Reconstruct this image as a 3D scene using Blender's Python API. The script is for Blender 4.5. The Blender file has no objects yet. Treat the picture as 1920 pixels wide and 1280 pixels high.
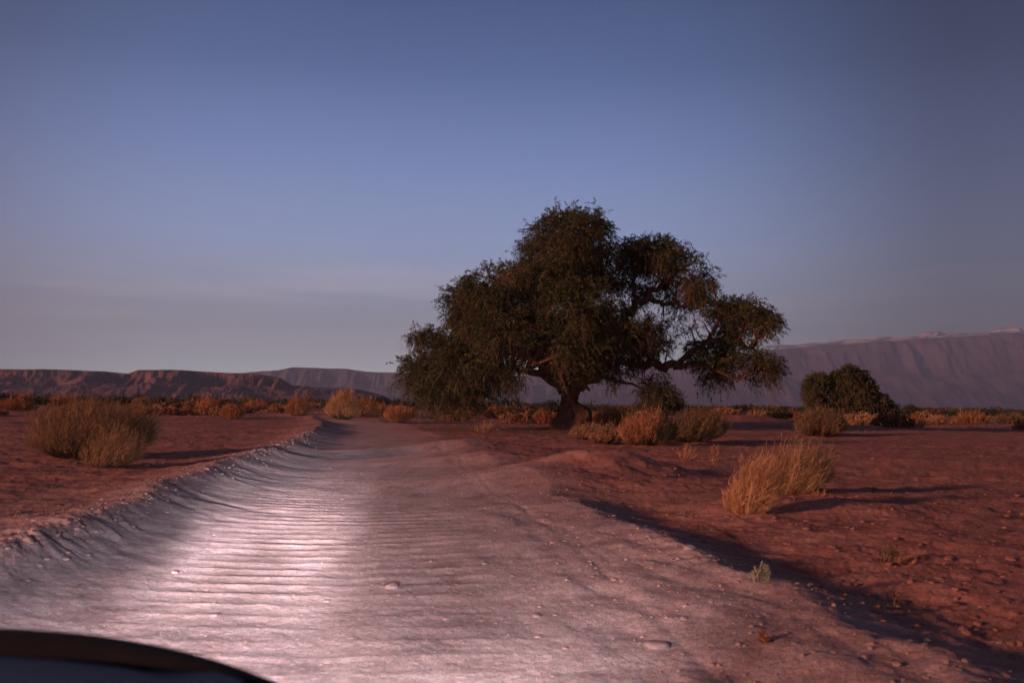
import bpy, math, random
import numpy as np
from mathutils import Matrix, Vector

R = math.radians
random.seed(7)
rng = np.random.default_rng(7)
scene = bpy.context.scene
COL = scene.collection

# ------------------------------------------------------------------ camera
CAM_H = 1.6
FPX = 1867.0                      # 35 mm on a 36 mm sensor, 1920 px wide
PITCH, ROLL = R(3.52), R(0.78)
cam_data = bpy.data.cameras.new('camera')
cam_data.lens = 35.0
cam_data.sensor_width = 36.0
cam_data.clip_start = 0.05
cam_data.clip_end = 60000.0
cam_data.dof.use_dof = True
cam_data.dof.focus_distance = 24.0
cam_data.dof.aperture_fstop = 2.4
cam = bpy.data.objects.new('camera', cam_data)
COL.objects.link(cam)
CAM_M = Matrix.Translation((0, 0, CAM_H)) @ Matrix.Rotation(R(90) + PITCH, 4, 'X') @ Matrix.Rotation(ROLL, 4, 'Z')
cam.matrix_world = CAM_M
scene.camera = cam

# ------------------------------------------------------------------ light: low evening sun from the left and slightly behind
SUN_EL = R(9.0)
SUN_AZ = R(-121)                  # compass-like: 0 = +Y (view direction), negative = left
sun_dir = Vector((math.sin(SUN_AZ) * math.cos(SUN_EL), math.cos(SUN_AZ) * math.cos(SUN_EL), math.sin(SUN_EL)))
sd = bpy.data.lights.new('sun', 'SUN')
sd.energy = 4.0
sd.angle = R(4.5)
sd.color = (1.0, 0.48, 0.35)
sun = bpy.data.objects.new('sun', sd)
sun.rotation_euler = sun_dir.to_track_quat('Z', 'Y').to_euler()
COL.objects.link(sun)

EXPOSURE = 0.83
scene.view_settings.view_transform = 'Standard'
scene.view_settings.look = 'None'
scene.view_settings.exposure = EXPOSURE
scene.view_settings.gamma = 1.0
scene.view_settings.use_curve_mapping = False
scene.render.engine = 'CYCLES'
scene.cycles.use_denoising = True
scene.cycles.max_bounces = 5
scene.cycles.volume_bounces = 0
scene.cycles.diffuse_bounces = 3
scene.cycles.glossy_bounces = 2
scene.cycles.transparent_max_bounces = 4
scene.render.film_transparent = False


class NT:
    """small helper for building node trees"""
    def __init__(s, tree):
        s.t = tree
    def n(s, kind, **kw):
        nd = s.t.nodes.new(kind)
        for k, v in kw.items():
            if k.startswith('i_'):
                key = k[2:]
                key = int(key) if key.isdigit() else key.replace('_', ' ')
                nd.inputs[key].default_value = v
            else:
                setattr(nd, k, v)
        return nd
    def l(s, a, b):
        s.t.links.new(a, b)
    def math(s, op, a, b=None, clamp=False):
        m = s.n('ShaderNodeMath', operation=op)
        m.use_clamp = clamp
        for i, v in enumerate((a, b)):
            if v is None: continue
            if hasattr(v, 'links'): s.l(v, m.inputs[i])
            else: m.inputs[i].default_value = v
        return m.outputs[0]
    def mix(s, f, a, b, blend='MIX'):
        m = s.n('ShaderNodeMix', data_type='RGBA', blend_type=blend)
        for key, v in ((0, f), (6, a), (7, b)):
            if hasattr(v, 'links'): s.l(v, m.inputs[key])
            else: m.inputs[key].default_value = v if key == 0 else (v[0], v[1], v[2], 1)
        return m.outputs[2]
    def ramp(s, f, stops, interp='LINEAR'):
        r = s.n('ShaderNodeValToRGB')
        r.color_ramp.interpolation = interp
        e = r.color_ramp.elements
        while len(e) < len(stops): e.new(0.5)
        for el, (p, c) in zip(e, stops):
            el.position = p
            el.color = (c[0], c[1], c[2], 1) if hasattr(c, '__len__') else (c, c, c, 1)
        s.l(f, r.inputs[0])
        return r.outputs[0]
    def noise(s, vec, scale, detail=4, rough=0.55, dist=0.0):
        k = s.n('ShaderNodeTexNoise', i_Scale=scale, i_Detail=detail, i_Roughness=rough, i_Distortion=dist)
        if vec is not None: s.l(vec, k.inputs['Vector'])
        return k.outputs[0]


# ------------------------------------------------------------------ world
world = bpy.data.worlds.new('World')
scene.world = world
world.use_nodes = True
w = NT(world.node_tree)
world.node_tree.nodes.clear()
sky = w.n('ShaderNodeTexSky', sky_type='NISHITA')
sky.sun_disc = False
sky.sun_elevation = SUN_EL
sky.sun_rotation = SUN_AZ
sky.altitude = 2400
sky.dust_density = 1.0
geo = w.n('ShaderNodeTexCoord')
sep = w.n('ShaderNodeSeparateXYZ')
w.l(geo.outputs['Generated'], sep.inputs[0])
zz = w.math('MAXIMUM', sep.outputs[2], 0.0)
# dusk gradient by elevation (sin of the elevation)
grad = w.ramp(zz, [(0.0, (0.66, 0.66, 0.68)), (0.03, (0.53, 0.56, 0.59)), (0.09, (0.270, 0.298, 0.385)),
                   (0.16, (0.178, 0.232, 0.385)), (0.24, (0.100, 0.150, 0.300)), (0.32, (0.044, 0.080, 0.180)), (0.42, (0.016, 0.036, 0.100)),
                   (0.6, (0.014, 0.030, 0.082)), (1.0, (0.012, 0.025, 0.068))])
# the glow is widest a little left of the view's middle and falls off slowly round the sky
vx = w.math('ADD', w.math('MULTIPLY', sep.outputs[0], -0.10), w.math('MULTIPLY', sep.outputs[1], 0.985))
side = w.n('ShaderNodeMapRange', i_From_Min=0.86, i_From_Max=1.0, i_To_Min=0.32, i_To_Max=1.0)
side.interpolation_type = 'SMOOTHSTEP'
hn = w.n('ShaderNodeVectorMath', operation='NORMALIZE')
hc = w.n('ShaderNodeCombineXYZ')
w.l(sep.outputs[0], hc.inputs[0]); w.l(sep.outputs[1], hc.inputs[1]); w.l(hc.outputs[0], hn.inputs[0])
hd = w.n('ShaderNodeVectorMath', operation='DOT_PRODUCT')
w.l(hn.outputs[0], hd.inputs[0]); hd.inputs[1].default_value = (-0.10, 0.995, 0)
w.l(hd.outputs['Value'], side.inputs['Value'])
# thin streaks of cloud low over the horizon
mp = w.n('ShaderNodeMapping', i_Scale=(2.2, 2.2, 34.0))
w.l(geo.outputs['Generated'], mp.inputs[0])
cn = w.noise(mp.outputs[0], 1.5, 5, 0.55, 0.3)
cmask = w.ramp(cn, [(0.47, 0.0), (0.66, 1.0)])
cel = w.ramp(zz, [(0.0, 0.3), (0.065, 0.9), (0.10, 0.65), (0.17, 0.0)], 'EASE')
cf = w.math('MULTIPLY', w.math('MULTIPLY', cmask, cel), 0.55)
skyc = w.mix(1.0, grad, side.outputs[0], 'MULTIPLY')
skyc2 = w.mix(cf, skyc, w.mix(1.0, (0.44, 0.39, 0.44), side.outputs[0], 'MULTIPLY'))
bg1 = w.n('ShaderNodeBackground', i_Strength=0.06)
w.l(sky.outputs[0], bg1.inputs[0])
bg2 = w.n('ShaderNodeBackground', i_Strength=1.18)
w.l(skyc2, bg2.inputs[0])
mx = w.n('ShaderNodeMixShader', i_0=0.94)
w.l(bg1.outputs[0], mx.inputs[1]); w.l(bg2.outputs[0], mx.inputs[2])
wo = w.n('ShaderNodeOutputWorld')
w.l(mx.outputs[0], wo.inputs[0])


# ------------------------------------------------------------------ helpers
def ray(px, py):
    v = CAM_M.to_3x3() @ Vector(((px - 960) / FPX, (640 - py) / FPX, -1.0))
    return v


def horizon(px):
    return 640 + math.tan(PITCH) * FPX * 1.0 + (px - 960) * math.tan(ROLL)


def G(px, py):
    """the point of level ground seen at a place of the photograph (for laying things out)"""
    v = ray(px, py)
    t = -CAM_H / v.z
    return v.x * t, v.y * t


def at(px, py, D):
    """the point at distance D (metres along +Y) seen at a place of the photograph"""
    v = ray(px, py)
    t = D / v.y
    return np.array([v.x * t, D, CAM_H + v.z * t])


def tag(o, label=None, cat=None, group=None, kind=None):
    if label: o['label'] = label
    if cat: o['category'] = cat
    if group: o['group'] = group
    if kind: o['kind'] = kind
    return o


def empty(name, loc, rz=0.0):
    o = bpy.data.objects.new(name, None)
    o.location = loc
    o.rotation_euler = (0, 0, rz)
    o.empty_display_size = 0.2
    COL.objects.link(o)
    return o


def np_mesh(name, V, F, k, attrs=None, smooth=False, mat=None):
    """mesh from numpy arrays; all faces have k corners"""
    me = bpy.data.meshes.new(name)
    V = np.ascontiguousarray(V, dtype=np.float32)
    F = np.ascontiguousarray(F, dtype=np.int32)
    me.vertices.add(len(V)); me.vertices.foreach_set('co', V.ravel())
    me.loops.add(F.size); me.loops.foreach_set('vertex_index', F.ravel())
    me.polygons.add(len(F))
    me.polygons.foreach_set('loop_start', np.arange(0, F.size, k, dtype=np.int32))
    me.polygons.foreach_set('loop_total', np.full(len(F), k, dtype=np.int32))
    me.polygons.foreach_set('use_smooth', np.full(len(F), smooth, dtype=bool))
    for an, arr in (attrs or {}).items():
        a = me.attributes.new(an, 'FLOAT', 'POINT')
        a.data.foreach_set('value', np.ascontiguousarray(arr, dtype=np.float32))
    me.update(calc_edges=True)
    if mat: me.materials.append(mat)
    return me


def link(name, me, parent=None, loc=None):
    o = bpy.data.objects.new(name, me)
    COL.objects.link(o)
    if parent: o.parent = parent
    if loc is not None: o.location = loc
    return o


def hash2(ix, iy, seed):
    h = (ix.astype(np.int64) * 374761393 + iy.astype(np.int64) * 668265263 + seed * 1274126177) & 0xFFFFFFFF
    h = ((h ^ (h >> 13)) * 1274126177) & 0xFFFFFFFF
    h = (h ^ (h >> 16)) & 0xFFFFFFFF
    return h.astype(np.float64) / 4294967295.0


def vnoise(x, y, seed=0):
    x, y = np.asarray(x, float), np.asarray(y, float)
    fx, fy = np.floor(x), np.floor(y)
    ix, iy = fx.astype(np.int64), fy.astype(np.int64)
    u, v = x - fx, y - fy
    u = u * u * u * (u * (u * 6 - 15) + 10); v = v * v * v * (v * (v * 6 - 15) + 10)
    a, b = hash2(ix, iy, seed), hash2(ix + 1, iy, seed)
    c, d = hash2(ix, iy + 1, seed), hash2(ix + 1, iy + 1, seed)
    return (a * (1 - u) + b * u) * (1 - v) + (c * (1 - u) + d * u) * v - 0.5


def fbm(x, y, octs=4, seed=0, gain=0.5, ridged=False):
    s, a = 0.0, 1.0
    for o in range(octs):
        n = vnoise(x * 2.03 ** o + 17.3 * o, y * 2.03 ** o - 9.1 * o, seed + o)
        if ridged: n = 0.5 - np.abs(n) * 2
        s = s + a * n
        a *= gain
    return s


def sstep(a, b, x):
    t = np.clip((x - a) / (b - a), 0, 1)
    return t * t * (3 - 2 * t)


# ------------------------------------------------------------------ the lie of the land
ROAD_Y = [-40, 3, 6, 9.9, 13.9, 20.9, 29, 37.3, 48, 60, 70, 80, 95, 120]
ROAD_L = [-4.3, -4.85, -4.93, -5.1, -5.4, -6.3, -7.1, -8.1, -9.5, -11.3, -13.4, -17.0, -25, -44]
ROAD_R = [3.0, 2.75, 2.52, 2.05, 1.4, 0.25, -0.9, -2.1, -3.7, -5.6, -7.6, -10.8, -18, -36]


def road_edges(y):
    return np.interp(y, ROAD_Y, ROAD_L), np.interp(y, ROAD_Y, ROAD_R)


MOUNDS = [  # px, py of the foot, width m, height m, stretch
    (1135, 893, 1.3, 0.42, 1.5), (860, 850, 2.0, 0.26, 1.7), (1390, 800, 4.5, 0.45, 1.6), (1010, 905, 1.3, 0.13, 2.0),
    (1250, 925, 1.5, 0.12, 2.0), (1700, 880, 2.2, 0.2, 2.2), (930, 868, 1.6, 0.16, 1.6), (1590, 960, 0.8, 0.08, 2.0),
    (1720, 1010, 0.7, 0.08, 2.0), (620, 792, 2.2, 0.22, 1.6)]


def terrain(x, y, fine=True):
    x, y = np.asarray(x, float), np.asarray(y, float)
    r = np.hypot(x, y)
    L, Rr = road_edges(y)
    on = (y > -40) & (y < 112)
    fadey = sstep(-40, -25, y) * (1 - sstep(88, 112, y))
    wob = 0.55 * vnoise(y * 0.35, x * 0 + 3.3, 11) + 0.28 * vnoise(y * 1.1, x * 0 + 7.7, 12) + 0.06 * vnoise(y * 3.1, x * 0, 13)
    dl = x - (L + wob)                       # >0 inside from the left edge
    wob2 = 0.45 * vnoise(y * 0.4, x * 0 + 1.3, 21) + 0.35 * vnoise(y * 1.3, x * 0 + 4.1, 22) + 0.05 * vnoise(y * 3.7, x * 0, 23)
    dr = (Rr + wob2) - x                     # >0 inside from the right edge
    inside = np.minimum(dl, dr)
    # plain
    z = 0.16 * fbm(x * 0.05, y * 0.05, 3, 31) * np.clip(r / 30, 0.3, 3.0) + 0.10 * fbm(x * 0.33, y * 0.33, 3, 35) + 0.03 * fbm(x * 1.7, y * 1.7, 3, 38)
    z = z + sstep(70, 500, r) * 1.4 * fbm(x * 0.006, y * 0.006, 3, 41)
    outR = np.clip(-dr, 0, None)
    outL = np.clip(-dl, 0, None)
    # sunken road bed, with the scooped bank on its left
    bed = -0.17 + 0.025 * fbm(x * 0.25, y * 0.12, 2, 51)
    amp_l = 0.17 + 0.14 * vnoise(y * 0.22, y * 0, 14)
    bank_l = (amp_l + 0.17) * np.exp(-np.clip(dl, 0, None) ** 1.25 / 0.95) * (dl > -0.5)
    bank_l_out = amp_l * np.exp(-outL ** 1.5 / 1.1)
    amp_r = 0.12 + 0.09 * vnoise(y * 0.5, y * 0 + 2, 24)
    nearR = 1 - 0.85 * sstep(13, 21, y)
    amp_r = amp_r * nearR
    bank_r = (amp_r + 0.15) * np.exp(-np.clip(dr, 0, None) ** 1.1 / 2.1) * (dr > -0.5)
    bank_r_out = amp_r * np.exp(-outR ** 1.4 / 0.60) - (0.12 + 0.12 * vnoise(y * 0.6, y * 0 + 8, 26)) * nearR * np.exp(-((outR - 1.1) / 0.9) ** 2)
    road_z = bed + bank_l + bank_r
    roadm = sstep(-0.15, 0.20, inside)
    near = 1 - sstep(40, 90, r)
    zr = z * (0.2 + 0.8 * (1 - roadm))
    out = zr * np.where(inside > 0, 0.35, 1.0) if False else z * (1 - 0.75 * np.exp(-np.clip(-inside, 0, None) / 2.0) * fadey)
    plain = out + (bank_l_out * (dl <= 0.6) + bank_r_out * (dr <= 0.6)) * fadey
    roadz = road_z + z * 0.25
    m = roadm * fadey
    zf = plain * (1 - m) + roadz * m
    # mounds
    for px, py, wd, h, st in MOUNDS:
        gx, gy = G(px, py)
        zf = zf + 1.5 * h * np.exp(-(((x - gx) / (wd * st)) ** 2 + ((y - gy - wd) / (wd * 1.1)) ** 2) ** 1.0 * 1.2)
    if not fine:
        return zf
    # broken clods on the crests
    crest = np.exp(-((dl + 0.1) / 0.85) ** 2) + 0.45 * nearR * np.exp(-((dr + 0.1) / 0.8) ** 2)
    # curved scrape marks running down the left bank into the road
    q = y + 3.6 * (1 - np.exp(-np.clip(dl, 0, None) / 2.0)) + 0.25 * vnoise(x * 0.5, y * 0.5, 71)
    lump = np.abs(fbm(dl * 0.9 + 3.1, q * 1.9, 5, 61, 0.62)) * (0.45 + 1.3 * np.clip(vnoise(y * 0.5, y * 0, 62) + 0.35, 0, 1))
    zf = zf + crest * fadey * (0.075 * lump - 0.01 + 0.03 * np.abs(fbm(x * 6.5, y * 6.5, 3, 64, 0.6))) * near
    g1 = vnoise(q * 1.25, q * 0 + 5.5, 72) * 2
    g2 = vnoise(q * 4.3, q * 0 + 1.5, 73) * 2
    groove = np.clip(g1 - 0.50, 0, 1) * -0.15 + g2 * 0.006
    gm = sstep(-0.05, 0.25, dl) * np.exp(-np.clip(dl, 0, None) / 1.5) * sstep(9, 13, y) * (1 - sstep(45, 60, y))
    gm2 = sstep(-0.05, 0.25, dl) * np.exp(-np.clip(dl, 0, None) / 0.9) * (1 - sstep(9, 13, y))
    zf = zf + groove * (gm + 0.5 * gm2) * fadey
    # washboard in the two wheel tracks
    cx = L * 0.5 + Rr * 0.5
    u = x - cx
    ph = y + 0.11 * vnoise(x * 0.35, y * 0.35, 81) + 0.03 * u + 0.022 * vnoise(x * 3.2, y * 1.2, 82)
    per = 0.44
    tri = (ph / per) % 1.0
    saw = 0.75 * np.exp(-((tri - 0.5) / 0.11) ** 2) + 0.25 * np.cos((tri - 0.5) * 6.283)
    tr1 = np.exp(-((u + 0.95) / 0.90) ** 4)
    tr2 = np.exp(-((u - 0.72) / 0.62) ** 4)
    irr = np.clip(0.85 + 0.9 * vnoise(x * 0.8, y * 0.9, 83), 0.3, 1.2)
    wm = (tr1 + 0.95 * tr2) * sstep(5.2, 7.5, y) * (1 - sstep(16, 22, y)) * irr
    zf = zf + 0.014 * (saw - 0.3) * wm * fadey
    # wheel ruts running along the road on the right-hand side
    for off, wdt, dep in ((2.15, 0.12, 0.007), (2.4, 0.05, 0.006), (-0.05, 0.22, 0.008)):
        zf = zf - dep * np.exp(-((u - off - 0.12 * vnoise(y * 0.3, y * 0, 84)) / wdt) ** 2) * fadey * (1 - sstep(30, 50, r))
    rr = sstep(-1, 0, inside)
    # small relief everywhere
    zf = zf + near * (0.030 * fbm(x * 2.6, y * 3.1, 5, 91, 0.68) * (1 - 0.80 * rr) + 0.006 * fbm(x * 14, y * 14, 2, 95) * (1 - sstep(9, 20, r)))
    # wind-drifted ripples and ledges in the soil to the right of the road
    rp = fbm(x * 0.45 + y * 0.25, y * 1.5 - x * 0.5, 4, 97, 0.55, ridged=True)
    zf = zf + 0.07 * (rp - 0.5) * sstep(-0.6, -1.6, dr) * 1.0 * near if False else zf + 0.055 * (rp - 0.5) * (sstep(0.4, 1.6, -dr)) * near
    rp2 = fbm(x * 0.30 - y * 0.1, y * 1.1, 4, 99, 0.55, ridged=True)
    zf = zf + 0.05 * (rp2 - 0.5) * (sstep(0.5, 1.6, -dl)) * near
    # long scalloped ledges beside the right crest
    q2 = x * 1.3 + y * 0.35
    led = fbm(q2 * 0.9, y * 0.35 + x * 0.2, 3, 103)
    zf = zf + 0.10 * np.abs(led) * nearR * np.exp(-((dr - 0.9) / 0.9) ** 2) * fadey * near
    return zf


def tz(x, y):
    return float(terrain(np.array([x]), np.array([y]))[0])


def place(px, py):
    """ground point seen at (px,py), corrected for the terrain height"""
    v = ray(px, py)
    d = 3.0 * (600 / 3.0) ** np.linspace(0, 1, 900)
    t = d / v.y
    X, Y, Z = v.x * t, d, CAM_H + v.z * t
    below = np.nonzero(Z < terrain(X, Y))[0]
    i = below[0] if len(below) else len(d) - 1
    x, y = float(X[i]), float(Y[i])
    return x, y, tz(x, y)


# ------------------------------------------------------------------ materials
def new_mat(name):
    m = bpy.data.materials.new(name)
    m.use_nodes = True
    m.node_tree.nodes.clear()
    t = NT(m.node_tree)
    out = t.n('ShaderNodeOutputMaterial')
    b = t.n('ShaderNodeBsdfPrincipled')
    b.inputs['Specular IOR Level'].default_value = 0.15
    t.l(b.outputs[0], out.inputs[0])
    return m, t, b


def soil_material():
    m, t, b = new_mat('soil')
    tc = t.n('ShaderNodeTexCoord').outputs['Object']
    n1 = t.noise(tc, 0.35, 5, 0.6)
    n2 = t.noise(tc, 3.0, 5, 0.65)
    n3 = t.noise(tc, 26.0, 4, 0.7)
    n4 = t.noise(tc, 0.03, 4, 0.6)
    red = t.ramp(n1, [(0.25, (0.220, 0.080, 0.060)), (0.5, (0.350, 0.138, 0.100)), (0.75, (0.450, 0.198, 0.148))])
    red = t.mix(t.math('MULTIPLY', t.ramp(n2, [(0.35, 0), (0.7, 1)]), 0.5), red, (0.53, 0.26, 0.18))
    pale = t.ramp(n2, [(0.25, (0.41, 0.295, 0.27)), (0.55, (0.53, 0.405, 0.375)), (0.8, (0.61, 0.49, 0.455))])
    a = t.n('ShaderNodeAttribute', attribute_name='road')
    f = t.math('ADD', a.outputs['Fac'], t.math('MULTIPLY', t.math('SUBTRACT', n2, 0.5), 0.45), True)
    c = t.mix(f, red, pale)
    # dry litter under the tree and ochre stubble further out
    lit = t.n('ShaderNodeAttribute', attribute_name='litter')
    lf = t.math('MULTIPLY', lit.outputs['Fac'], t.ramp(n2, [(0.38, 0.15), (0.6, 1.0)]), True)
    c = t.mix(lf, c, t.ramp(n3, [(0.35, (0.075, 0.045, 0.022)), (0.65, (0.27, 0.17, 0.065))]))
    far = t.n('ShaderNodeAttribute', attribute_name='far')
    scrub = t.ramp(n4, [(0.35, (0.10, 0.065, 0.035)), (0.6, (0.20, 0.115, 0.06))])
    c = t.mix(t.math('MULTIPLY', far.outputs['Fac'], 0.85), c, scrub)
    # speckle
    n5 = t.noise(tc, 1.1, 6, 0.72)
    c = t.mix(t.math('MULTIPLY', t.ramp(t.noise(tc, 0.16, 5, 0.65), [(0.48, 0), (0.62, 1)]), t.math('SUBTRACT', 0.6, t.math('MULTIPLY', a.outputs['Fac'], 0.6))), c, (0.215, 0.125, 0.095))
    c = t.mix(1.0, c, t.ramp(n5, [(0.34, 0.70), (0.48, 1.0), (0.68, 1.12)]), 'MULTIPLY')
    sp = t.ramp(n3, [(0.30, 0.66), (0.5, 1.0), (0.70, 1.30)])
    c = t.mix(1.0, c, sp, 'MULTIPLY')
    t.l(c, b.inputs['Base Color'])
    b.inputs['Roughness'].default_value = 0.95
    b.inputs['Specular IOR Level'].default_value = 0.05
    bh = t.math('ADD', t.math('MULTIPLY', t.noise(tc, 9.0, 6, 0.7), 0.5), t.math('MULTIPLY', t.noise(tc, 60.0, 3, 0.7), 0.22))
    bp = t.n('ShaderNodeBump', i_Strength=0.8, i_Distance=0.06)
    t.l(bh, bp.inputs['Height'])
    t.l(bp.outputs[0], b.inputs['Normal'])
    return m


def foliage_mat(name, stops, rough=0.75, trans=0.25):
    """colour varies leaf by leaf (attribute v) and clump by clump (noise)"""
    m, t, b = new_mat(name)
    a = t.n('ShaderNodeAttribute', attribute_name='v')
    tc = t.n('ShaderNodeTexCoord').outputs['Object']
    oi = t.n('ShaderNodeObjectInfo')
    n = t.noise(tc, 1.1, 3, 0.6)
    f = t.math('ADD', t.math('MULTIPLY', a.outputs['Fac'], 0.6), t.math('MULTIPLY', n, 0.5))
    f = t.math('ADD', f, t.math('MULTIPLY', t.math('SUBTRACT', oi.outputs['Random'], 0.5), 0.22))
    c = t.ramp(f, stops)
    t.l(c, b.inputs['Base Color'])
    b.inputs['Roughness'].default_value = rough
    if trans:
        tr = t.n('ShaderNodeBsdfTranslucent')
        t.l(c, tr.inputs[0])
        ms = t.n('ShaderNodeMixShader', i_0=trans)
        out = [x for x in t.t.nodes if x.type == 'OUTPUT_MATERIAL'][0]
        t.l(b.outputs[0], ms.inputs[1]); t.l(tr.outputs[0], ms.inputs[2])
        t.l(ms.outputs[0], out.inputs[0])
    return m


def flat_mat(name, col, rough=0.6, metal=0.0, coat=0.0, noise=None, spec=0.3):
    m, t, b = new_mat(name)
    b.inputs['Roughness'].default_value = rough
    b.inputs['Metallic'].default_value = metal
    b.inputs['Coat Weight'].default_value = coat
    b.inputs['Specular IOR Level'].default_value = spec
    tc = t.n('ShaderNodeTexCoord').outputs['Object']
    n = t.noise(tc, noise or 6.0, 5, 0.6)
    c = t.mix(1.0, col, t.ramp(n, [(0.3, 0.82), (0.7, 1.12)]), 'MULTIPLY')
    t.l(c, b.inputs['Base Color'])
    return m


def bark_material():
    m, t, b = new_mat('bark')
    tc = t.n('ShaderNodeTexCoord').outputs['Object']
    mp = t.n('ShaderNodeMapping', i_Scale=(5.0, 5.0, 1.0))
    t.l(tc, mp.inputs[0])
    n = t.noise(mp.outputs[0], 2.0, 6, 0.68, 0.5)
    c = t.ramp(n, [(0.3, (0.055, 0.028, 0.020)), (0.55, (0.170, 0.085, 0.058)), (0.75, (0.28, 0.155, 0.11))])
    t.l(c, b.inputs['Base Color'])
    b.inputs['Roughness'].default_value = 0.92
    bp = t.n('ShaderNodeBump', i_Strength=0.9, i_Distance=0.12)
    t.l(n, bp.inputs['Height'])
    t.l(bp.outputs[0], b.inputs['Normal'])
    return m


def rock_material(name, lo, mid, hi, scale):
    m, t, b = new_mat(name)
    tc = t.n('ShaderNodeTexCoord').outputs['Object']
    mp = t.n('ShaderNodeMapping', i_Scale=(1.0, 1.0, 3.5))
    t.l(tc, mp.inputs[0])
    n = t.noise(mp.outputs[0], scale, 7, 0.65)
    c = t.ramp(n, [(0.3, lo), (0.5, mid), (0.7, hi)])
    t.l(c, b.inputs['Base Color'])
    b.inputs['Roughness'].default_value = 0.95
    return m


M_SOIL = soil_material()
M_BARK = bark_material()
M_LEAF = foliage_mat('tree_leaves', [(0.2, (0.032, 0.040, 0.016)), (0.5, (0.082, 0.088, 0.034)), (0.75, (0.165, 0.155, 0.062))])
M_TWIG = foliage_mat('twigs', [(0.2, (0.050, 0.026, 0.019)), (0.8, (0.150, 0.085, 0.055))], trans=0)
M_STRAW = foliage_mat('straw', [(0.15, (0.12, 0.060, 0.027)), (0.5, (0.33, 0.175, 0.080)), (0.85, (0.55, 0.34, 0.18))])
M_RUST = foliage_mat('rusty_straw', [(0.15, (0.15, 0.058, 0.027)), (0.5, (0.40, 0.175, 0.075)), (0.85, (0.58, 0.30, 0.14))])
M_OLIVE = foliage_mat('olive_brush', [(0.15, (0.065, 0.040, 0.020)), (0.5, (0.180, 0.115, 0.055)), (0.85, (0.32, 0.220, 0.115))])
M_TAWNY = foliage_mat('tawny_brush', [(0.15, (0.110, 0.058, 0.028)), (0.5, (0.270, 0.150, 0.072)), (0.85, (0.46, 0.29, 0.15))])
M_FIELD = foliage_mat('field_grass', [(0.15, (0.11, 0.046, 0.024)), (0.5, (0.26, 0.120, 0.062)), (0.85, (0.40, 0.21, 0.11))])
M_DARKB = foliage_mat('dark_brush', [(0.15, (0.016, 0.019, 0.009)), (0.5, (0.042, 0.045, 0.021)), (0.85, (0.082, 0.080, 0.040))])
M_PALE = foliage_mat('pale_herb', [(0.15, (0.16, 0.13, 0.075)), (0.5, (0.31, 0.26, 0.16)), (0.85, (0.46, 0.40, 0.27))])
M_STONE = flat_mat('pale_stone', (0.25, 0.18, 0.165), 0.9, noise=12)
M_CLOD = flat_mat('clod', (0.31, 0.20, 0.17), 0.95, noise=9)

# ------------------------------------------------------------------ ground and road: one continuous surface, cut along the road's edge
TREE_BASE = np.array([*G(1066, 806), 0.0]); TREE_BASE[2] = tz(TREE_BASE[0], TREE_BASE[1])


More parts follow.
